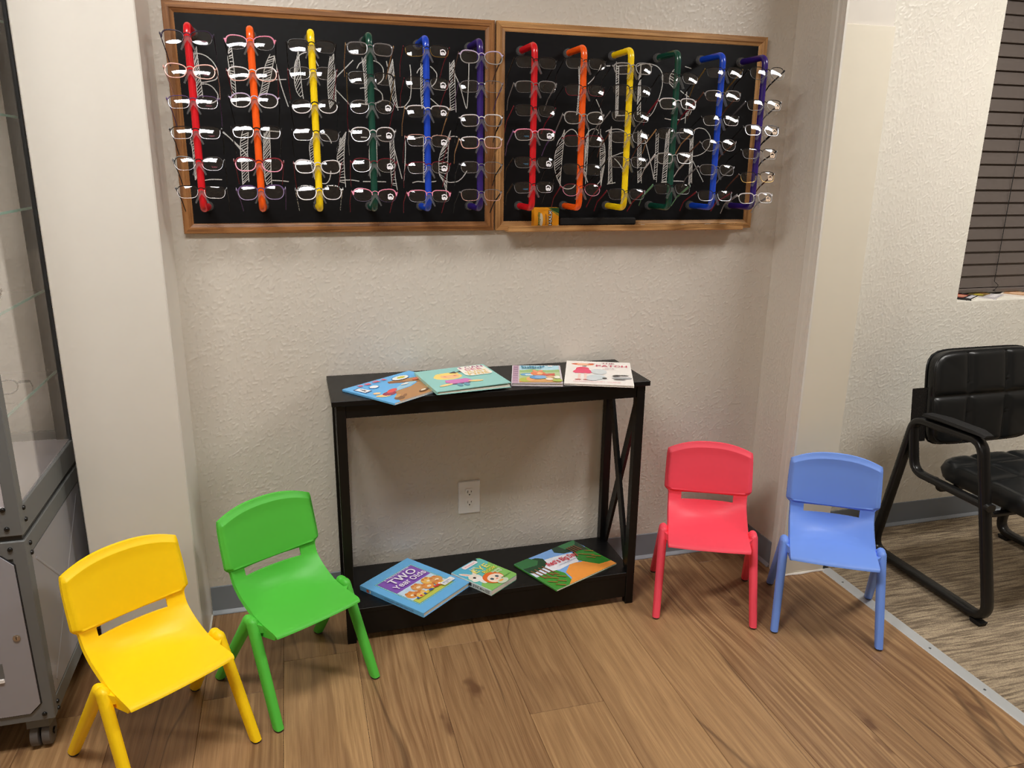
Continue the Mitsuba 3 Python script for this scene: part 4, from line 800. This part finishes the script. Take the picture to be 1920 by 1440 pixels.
#      s,   centre y z      edge y z      half width
KEY = [(0, .139, .536, .124, .509, .1445), (.15, .139, .528, .122, .501, .1462), (1, .138, .500, .117, .474, .1478), (2, .128, .440, .105, .426, .1488), (3, .116, .366, .0935, .376, .1486), (3.25, .1155, .3615, .0935, .3695, .1440), (3.5, .1150, .3575, .093, .364, .1375), (4, .1135, .352, .092, .356, .1350),
       (5, .110, .327, .082, .331, .1342), (6, .100, .297, .050, .303, .1340), (7, .072, .269, .004, .281, .1335), (8, .020, .257, -.030, .2695, .1335), (9, -.060, .259, -.080, .2645, .1335), (10, -.124, .2615, -.126, .2625, .1335), (10.6, -.138, .2585, -.1345, .2595, .1325), (11, -.142, .2535, -.137, .2545, .131)]
K_ = np.array(KEY); SP = [PchipInterpolator(K_[:, 0], K_[:, j]) for j in range(1, 6)]
def shell(S, Tt, f_off, b_off, hole=None):
    S, Tt = np.asarray(S), np.asarray(Tt); n, m = len(S), len(Tt)
    cy, cz, ey, ez, w = [s(S)[:, None] for s in SP]; tt = np.abs(Tt)[None]**2.3
    X = w*Tt[None]; Y = cy+(ey-cy)*tt; Z = cz+(ez-cz)*tt
    P = np.stack([X, Y, Z], -1)
    du = np.gradient(P, axis=0); dv = np.gradient(P, axis=1); N = np.cross(du, dv); N /= np.linalg.norm(N, axis=-1, keepdims=True)
    N *= np.where((N[..., 1:2]*-1+N[..., 2:]*.8) < 0, -1, 1)
    A = P+N*f_off(S[:, None], Tt[None])[..., None]; B = P-N*b_off(S[:, None], Tt[None])[..., None]
    V = np.vstack([A.reshape(-1, 3), B.reshape(-1, 3)]); F = []; o = n*m
    keep = np.ones((n-1, m-1), bool)
    if hole:
        sm, tm = (S[1:]+S[:-1])/2, (Tt[1:]+Tt[:-1])/2
        keep &= ~((sm[:, None] > hole[0]) & (sm[:, None] < hole[1]) & (np.abs(tm)[None] < hole[2]))
    for i in range(n-1):
        for j in range(m-1):
            if not keep[i, j]: continue
            a, b, c, d = i*m+j, i*m+j+1, (i+1)*m+j+1, (i+1)*m+j
            F += [[a, b, c], [a, c, d], [o+a, o+c, o+b], [o+a, o+d, o+c]]
            for (p, q), ok in (((a, b), i > 0 and keep[i-1, j]), ((b, c), j < m-2 and keep[i, j+1]), ((c, d), i < n-2 and keep[i+1, j]), ((d, a), j > 0 and keep[i, j-1])):
                if not ok: F += [[p, o+p, o+q], [p, o+q, q]]
    me = trimesh.Trimesh(V, F, process=False); me.merge_vertices()
    trimesh.repair.fix_normals(me); return me
def ramp(x): x = np.clip(x, 0, 1); return x*x*(3-2*x)
S1 = np.r_[np.linspace(0, .42, 8), .47, .56, np.linspace(.7, 2.9, 18), np.linspace(2.94, 3.5, 8)]
T1 = np.r_[-1, -.985, -.965, -.94, np.linspace(-.9, .9, 25), .94, .965, .985, 1]
panel = shell(S1, T1, lambda s, t: .0025+.0105*np.clip(s/.43, 0, 1)*ramp((1-np.abs(t))/.06), lambda s, t: .006+.002*ramp(s/.2)*ramp((1-np.abs(t))/.04))
S2 = np.r_[np.linspace(3.3, 4, 6), np.linspace(4.1, 5, 7), np.linspace(5.15, 10, 44), np.linspace(10.1, 11, 9)]
T2 = np.r_[np.linspace(-1, -.67, 9)[:-1], np.linspace(-.67, .67, 25), np.linspace(.67, 1, 9)[1:]]
seat = shell(S2, T2, lambda s, t: .0032+0*s*t, lambda s, t: .0058+.004*ramp((s-9.5)/1)*1+0*t, hole=(4, 5, .672))
def leg(s, front):
    A = np.array([s*.1495, -.040 if front else -.022, .2675]); B = np.array([s*(.1585 if front else .1665), -.158 if front else .158, .006])
    P = []
    for q in trimesh.creation.icosphere(2, .0165).vertices: P.append(A+q*[.90, 1.22, 1.])
    a = np.arange(16)*np.pi/8
    for z in (.006, .05): 
        C = A+(B-A)*((A[2]-z)/(A[2]-B[2])); r = .0126 if z < .01 else .0131
        P += [C+[r*(abs(math.cos(q))**.7)*np.sign(math.cos(q)), r*1.32*(abs(math.sin(q))**.7)*np.sign(math.sin(q)), 0] for q in a]
    m = hull(P); return m
def cap(s, front):
    B = np.array([s*(.1585 if front else .1665), -.158 if front else .158, 0])
    return hull([B+[.0116*math.cos(q), .0152*math.sin(q), z] for q in np.arange(16)*np.pi/8 for z in (0, .008)])
brk = {s: cat(hull([(s*x, y, z) for x, y, z in ((.1300, -.072, .262), (.1300, -.005, .268), (.1300, -.072, .244), (.1300, -.005, .252), (.148, -.058, .272), (.148, -.012, .276), (.150, -.058, .244), (.150, -.012, .246))]),
              hull([(s*x, y, z) for x, y, z in ((.1255, -.133, .2575), (.1335, -.133, .2575), (.1255, -.02, .262), (.1335, -.02, .266), (.1255, -.128, .248), (.1335, -.128, .248), (.1255, -.05, .226), (.1335, -.05, .226), (.1255, .0, .236), (.1335, .0, .236))])) for s in (-1, 1)}
CH = {'seat': ply(seat, None, smooth=38), 'backrest': ply(panel, None, smooth=30), 'side_bracket': [ply(brk[s], None, smooth=30) for s in (-1, 1)],
      'leg': [(ply(leg(s, f), None, smooth=32), ply(cap(s, f), 'cap_dark')) for f in (True, False) for s in (-1, 1)]}
for col, x, y, a, lab in (('yellow', -.094, -.623, 35.2, "yellow plastic children's chair beside the grey display case"), ('green', .241, -.417, 30.3, "green plastic children's chair at the left end of the black table"),
                         ('red', 1.621, -.319, -25.5, "red plastic children's chair at the right end of the black table"), ('blue', 1.971, -.518, -32.35, "blue plastic children's chair in front of the cream pilaster")):
    t = thing('kids_chair', lab, 'chair', "children's plastic chairs"); M = place(x, y, 0, a); b = 'plastic_'+col
    obj('seat', at(CH['seat'], b, M), t); obj('backrest', at(CH['backrest'], b, M), t)
    for q in CH['side_bracket']: obj('side_bracket', at(q, b, M), t)
    for l, c in CH['leg']:
        k = obj('leg', at(l, b, M), t); obj('foot_cap', at(c, None, M), k)

# ---------------------------------------------------------------- black armchair on the carpet
t = thing('armchair', 'black padded sled-base armchair on the carpet by the window wall', 'chair')
gx, gw = 2.762, .312
for s in (-1, 1):
    x = gx+s*gw
    P = [(-.45, .024), (-.715, .024), (-.665, .32), (-.590, .606), (-.318, .606), (-.300, .55), (-.205, .15), (-.165, .024), (-.45, .024)]
    Q = fillet([(x, a, b) for a, b in [(-.40, .0265), (-.735, .0265), (-.592, .612), (-.300, .598), (-.185, .0265), (-.40, .0265)]], .055, 8)
    Q = densify(Q, .05)
    obj('side_frame', ply(tube(Q, (.0125, .0185), 14, up=(1, 0, 0), sq=.75).copy() if False else tube(Q, (.0205, .0145), 14, up=(1, 0, 0), sq=.75), 'black_metal', smooth=40), t)
    Q = fillet([(x, -.296, .56), (x, -.330, .405), (x, -.668, .405)], .06, 8)
    obj('seat_rail', ply(tube(densify(Q, .04), (.0185, .0125), 12, up=(1, 0, 0), sq=.75), 'black_metal', smooth=40), t)
    m = hull([(x+a, y, z) for a, y, z in [(-.022, -.345, .624), (.022, -.345, .624), (-.027, -.43, .632), (.027, -.43, .632), (-.027, -.58, .634), (.027, -.58, .634), (-.020, -.612, .631), (.020, -.612, .631), (-.024, -.43, .642), (.024, -.43, .642), (-.024, -.57, .644), (.024, -.57, .644), (-.02, -.35, .634), (.02, -.35, .634), (-.016, -.612, .638), (.016, -.612, .638)]])
    obj('arm_pad', ply(m, 'black_rubber', smooth=40), t)
    for y in (-.70, -.225): obj('glide', ply(hull([(x+a, y+b, z) for a in (-.015, .015) for b, z in ((-.018, 0), (.018, 0), (-.024, .014), (.024, .014))]), 'black_rubber'), t)
    # back bracket
    m = hull([(x-s*(.02+.03*f)+dx, y, z) for f, y, z in ((0, -.285, .50), (0, -.262, .70), (1, -.285, .50), (1, -.262, .70)) for dx in (-.02, .02)])
    obj('back_bracket', ply(m, 'black_metal'), t)
for y in (-.40, -.62): obj('cross_bar', ply(tube(fillet([(gx-gw, y, .398), (gx-gw+.035, y, .398), (gx-gw+.055, y, .356), (gx+gw-.055, y, .356), (gx+gw-.035, y, .398), (gx+gw, y, .398)], .02, 4), .011, 10), 'black_metal', smooth=40), t)
def cushion(w, h, th, seams_u, seams_v, bulge, r, n=56):
    """tufted pad in local x (width), z (height), front towards -y"""
    u = np.linspace(-1, 1, n); U, Vv = np.meshgrid(u, u, indexing='ij')
    # squircle mapping of the square keeps the corners round
    e = 7; k = (np.maximum(np.abs(U), np.abs(Vv))+1e-9)/((np.abs(U)**e+np.abs(Vv)**e)**(1/e)+1e-9)
    X, Z = U*k*w/2, Vv*k*h/2
    d = 1-np.maximum(np.abs(U), np.abs(Vv)); edge = np.sqrt(np.clip(1-(1-np.clip(d/.11, 0, 1))**2, 0, 1))
    g = np.zeros_like(X)
    for s in seams_u: g = np.maximum(g, np.exp(-np.abs(X-s*w/2)/.010))
    for s in seams_v: g = np.maximum(g, np.exp(-np.abs(Z-s*h/2)/.010))
    Y = -(th*.45+bulge*(1-.5*(U**2+Vv**2))*1)*edge+g*bulge*.95*edge
    V = np.stack([X, Y, Z], -1).reshape(-1, 3); B = np.stack([X, th*.55*edge, Z], -1).reshape(-1, 3)
    F = []; o = n*n
    for i in range(n-1):
        for j in range(n-1):
            a, b, c, q = i*n+j, (i+1)*n+j, (i+1)*n+j+1, i*n+j+1
            F += [[a, b, c], [a, c, q], [o+a, o+c, o+b], [o+a, o+q, o+c]]
    m = trimesh.Trimesh(np.vstack([V, B]), F, process=False); m.merge_vertices(); return m
m = cushion(.485, .355, .055, (-.36, .36), (.06,), .018, .08)
M = place(gx+.005, -.262, .655, 0) @ rot(0, 8, [1, 0, 0]) @ np.diag([1, 1, 1, 1.])
M = place(gx+.005, -.262, .655, 0) @ rot(0, -8, [1, 0, 0])
k = obj('backrest', at(ply(m, 'leather', smooth=60), None, M), t)
O = cushion(.485, .355, .055, (), (), .0, .08, 40); 
a = np.linspace(0, 2*np.pi, 72, endpoint=False); e = 7; c, s_ = np.cos(a), np.sin(a); kk = 1/((np.abs(c)**e+np.abs(s_)**e)**(1/e))
for off, sc in ((-.018, .965), (.012, 1.0)):
    ringp = np.stack([c*kk*.2425*sc, np.full(72, off), s_*kk*.1775*sc], 1)
    obj('piping', at(ply(tube(ringp, .0042, 6, True), 'leather', smooth=50), None, M), k)
m = cushion(.47, .42, .072, (-.36, .36), (-.1, .55), .012, .08); m.apply_transform(rot(0, -90, [1, 0, 0]))
m.apply_translation((gx+.010, -.528, .412))
obj('seat_cushion', ply(m, 'leather', smooth=60), t)
obj('seat_pan', ply(rb(gx-.19, gx+.21, -.71, -.35, .366, .380, .004), 'black_rubber'), t)

# ---------------------------------------------------------------- magazines on the window sill
def magazine(x, y, z, ang, w, h, th, layers, label, cov):
    t = thing('magazine', label, 'magazine', None); M = place(x, y, z, ang); cm = mat('cover_'+t, cov, .35)
    obj('pages', at(ply(rb(.0008, w-.0008, .0008, h-.0008, .0004, th-.0004, .0002), 'paper'), None, M), t)
    obj('cover', at(ply(cat(rb(0, w, 0, h, th-.0004, th, .0001), rb(0, w, 0, h, 0, .0004, .0001), rb(-.0006, 0, 0, h, 0, th, .0001)), cm), None, M), t)
    obj('print', at(vply(prints(layers), 'print'), None, M @ trimesh.transformations.translation_matrix((0, 0, th))), t)
w, h = .20, .27
MG = [(2.935, .012, WZ0, 32, .0075, (24, 22, 26), [(sbox(w*.1, h*.3, w*.9, h*.8), (150, 60, 56)), (ell(w*.5, h*.5, .05, .06), (214, 150, 120)), (sbox(w*.1, h*.05, w*.9, h*.22), (200, 200, 206))], 'black and red magazine at the left corner of the window sill'),
      (3.065, .014, WZ0, 30, .0065, (190, 186, 190), [(sbox(0, h*.45, w, h), (110, 96, 50)), (ell(w*.4, h*.7, .06, .04), (176, 160, 60)), (ell(w*.75, h*.6, .03, .05), (150, 110, 60)), (sbox(w*.08, h*.1, w*.9, h*.30), (226, 222, 222))], 'olive and grey magazine second from the left on the window sill'),
      (3.245, .012, WZ0, 33, .0075, (222, 214, 206), [(sbox(w*.04, h*.1, w*.96, h*.95), (196, 150, 110)), (ell(w*.5, h*.55, .05, .07), (226, 186, 150))], 'tan-covered magazine third from the left on the window sill')]
for x, y, z, a, th, cov, L, lab in MG:
    # kept short enough for the sill
    sx = .62
    LL = [(affinity.scale(g, .62, .42, origin=(0, 0)), c) for g, c in L]
    magazine(x, y, z, a, w*.62, h*.42, th, LL, lab, cov)

# ---------------------------------------------------------------- glass display case on castors
t = thing('display_case', 'grey metal display case with glass sides and shelves on castors at the left edge', 'display case')
cx0, cx1, cy0, cy1 = -.985, -.355, -.572, -.055
zc0, zc1, zu0, zu1 = .100, .598, .612, 2.05
def part(n, m, b, p=t, **k): return obj(n, ply(m, b, **k), p)
# base cabinet
cab = part('base_cabinet', cat(rb(cx0+.003, cx1-.003, cy0+.004, cy1, zc0+.02, zc1-.02, .001), rb(cx0, cx1, cy0, cy1, zc0, zc0+.046, .002), rb(cx0, cx1, cy0, cy1, zc1-.046, zc1, .002), *[rb(a, a+.032, b, b+.032, zc0, zc1, .002) for a in (cx0, cx1-.032) for b in (cy0, cy1-.032)]), 'case_grey')
pp = Polygon([(cy0+.034, zc0+.050), (cy1-.034, zc0+.050), (cy1-.034, zc1-.050), (cy0+.034, zc1-.050)]).buffer(-.004).buffer(.004)
m = trimesh.creation.extrude_polygon(pp, .002, engine='earcut'); V = m.vertices.copy(); m.vertices = np.c_[cx1-.0035+V[:, 2], V[:, 0], V[:, 1]]; trimesh.repair.fix_normals(m)
part('side_panel', m, 'case_panel')
ya_, yb_, za_, zb2 = cy0+.06, cy1-.06, zc0+.075, zc1-.075
for q in (((ya_, za_), (yb_, zb2)), ((ya_, zb2), (yb_, za_))):
    part('embossed_rib', tube([(cx1-.0015, a_, b_) for a_, b_ in q], (.004, .0016), 6, up=(1, 0, 0)) if False else tube([(cx1-.0015, *q[0]), (cx1-.0015, (q[0][0]+q[1][0])/2, (q[0][1]+q[1][1])/2), (cx1-.0015, *q[1])], (.0012, .0045), 6, up=(1, 0, 0)), 'case_panel')
dx1, dx0, dz0, dz1, ch = -.3815, -.960, .127, .563, .025
pl = Polygon([(dx0, dz0+ch), (dx0+ch, dz0), (dx1-ch, dz0), (dx1, dz0+ch), (dx1-.004, dz1-ch), (dx1-.004-ch, dz1), (dx0+ch, dz1), (dx0, dz1-ch)])
def xz(pl_, y0, th): 
    m = trimesh.creation.extrude_polygon(pl_, th, engine='earcut'); m.apply_transform(rot(0, 90, [1, 0, 0])); m.apply_translation((0, y0, 0)); return m
part('door_gap', xz(pl.buffer(.003, join_style=2), cy0, .0012), 'dark_slot', cab)
d = part('door', xz(pl, cy0-.0008, .0035), 'case_panel', cab)
part('lock', cat(cyl((-.406, cy0-.004, .346), (-.406, cy0-.007, .346), .0085, 18), cyl((-.406, cy0-.007, .346), (-.406, cy0-.0085, .346), .0055, 14)), 'chrome', d)
part('keyhole', quadbox(-.4068, -.4052, cy0-.0088, cy0-.0084, .342, .350), 'dark_slot', d)
part('door_pull', cat(rb(-.56, -.448, cy0-.0085, cy0-.004, .226, .238, .002)), 'white_gloss', d)
part('pull_recess', cat(rb(-.56, -.447, cy0-.005, cy0-.004, .238, .280, .0004)), 'case_grey', d)
def bolt(p, nrm, parent): 
    p = np.array(p); n_ = np.array(nrm, float); obj('bolt', ply(tube([p-n_*.001, p+n_*.0025, p+n_*.0042, p+n_*.005], np.array([.0058, .0058, .0045, .002]), 12), 'black_metal', smooth=50), parent)
for p in ((-.388, cy0, .579), (-.377, cy0, .118)): bolt(p, (0, -1, 0), cab)
for p in ((cx1, -.541, .578), (cx1, -.541, .552), (cx1, -.541, .128), (cx1, -.541, .108)): bolt(p, (1, 0, 0), cab)
part('gap_filler', quadbox(cx0+.006, cx1-.006, cy0+.006, cy1, zc1-.002, zu0+.002), 'case_dark')
# upper showcase
pw = .030
up = part('showcase_frame', cat(rb(cx0, cx1, cy0, cy1, zu0, zu0+.068, .002), rb(cx0, cx1, cy0, cy1, zu1-.06, zu1, .002), *[rb(a, a+pw, cy0, cy0+pw, zu0, zu1, .002) for a in (cx0, cx1-pw)]), 'case_grey')
part('back_frame', cat(rb(cx1-.040, cx1-.001, cy1-.030, cy1-.001, zu0+.06, zu1-.05, .001), rb(cx0, cx0+.04, cy1-.03, cy1-.001, zu0+.06, zu1-.05, .001)), 'case_dark', up)
part('rear_rail', rb(cx0+.04, cx1-.040, cy1-.022, cy1-.004, zu0+.066, zu0+.095, .001), 'case_grey', up)
part('deck', rb(cx0+pw*.5, cx1-.006, cy0+.006, cy1-.02, zu0+.066, zu0+.072, .001), 'case_deck', up)
part('side_glass', quadbox(cx1-.0062, cx1-.0060, cy0+pw, cy1-.006, zu0+.066, zu1-.05), 'glass', up)
part('front_glass', quadbox(cx0+pw, cx1-pw, cy0+.010, cy0+.0102, zu0+.066, zu1-.05), 'glass', up)
part('side_glass_edge', cat(rb(cx1-.009, cx1-.004, cy1-.0065, cy1-.0045, zu0+.066, zu1-.05, .0004)), 'glass_edge', up)
for p in ((-.389, cy0, .681), (-.387, cy0, .632), ): bolt(p, (0, -1, 0), up)
for p in ((cx1, -.545, .672), (cx1, -.543, .641)): bolt(p, (1, 0, 0), up)
for z in (.890, 1.120, 1.343, 1.573, 1.80):
    s = part('glass_shelf', quadbox(cx0+.01, cx1-.012, cy0+.035, cy1-.035, z-.0001, z+.0001), 'glass')
    part('polished_edge', cat(quadbox(cx1-.0125, cx1-.0105, cy0+.035, cy1-.035, z-.003, z+.003), quadbox(cx0+.01, cx1-.012, cy0+.034, cy0+.036, z-.003, z+.003)), 'glass_edge', s)
# castors
for a in (cx1-.048, cx0+.048):
    for b in (cy0+.045, cy1-.05):
        c_ = part('castor', hull([(a+x, b+y, z) for x, y, z in ((-.026, -.024, .1), (.026, -.024, .1), (-.026, .03, .1), (.026, .03, .1), (-.028, -.022, .078), (.028, -.022, .078), (-.028, .03, .06), (.028, .03, .06), (-.026, -.028, .068), (.026, -.028, .068))]), 'case_grey')
        for s in (-1, 1):
            xs = np.array([-.011, -.009, .009, .011])*1.0
            part('wheel', tube(np.c_[a+s*.0135+xs, np.full(4, b), np.full(4, .034)], np.array([.028, .033, .033, .028]), 24, up=(0, 0, 1)), 'wheel_grey', c_, smooth=40)
        part('axle_cap', cyl((a+.025, b, .034), (a+.029, b, .034), .009, 12), 'black_metal', c_)
# eyeglasses inside the case
def case_glasses(x, y, z, rz, rx, bc, rc, tc, label):
    g = thing('eyeglasses', label, 'eyeglasses', None); R_, B_, L_ = glasses_meshes('cat-eye', 'full'); M = place(x, y, z, rz) @ rot(0, rx, [1, 0, 0])
    fm = lambda c: 'frame_'+c.replace(' ', '_')
    obj('rim', at(R_, fm(rc), M), g); obj('brow_line', at(B_, fm(bc), M), g)
    for l in L_: obj('lens', at(l, None, M), g)
    for s in (-1, 1): obj('temple', at(TM[(s, 1.5, 1)], fm(tc), M), g)
case_glasses(-.445, -.36, .9255, 0, 8, 'grey', 'grey', 'grey', 'grey cat-eye eyeglasses on a glass shelf inside the display case')
case_glasses(-.455, -.33, 1.1555, 180, 8, 'brown', 'brown', 'brown', 'brown eyeglasses lying folded open on the shelf above inside the display case')
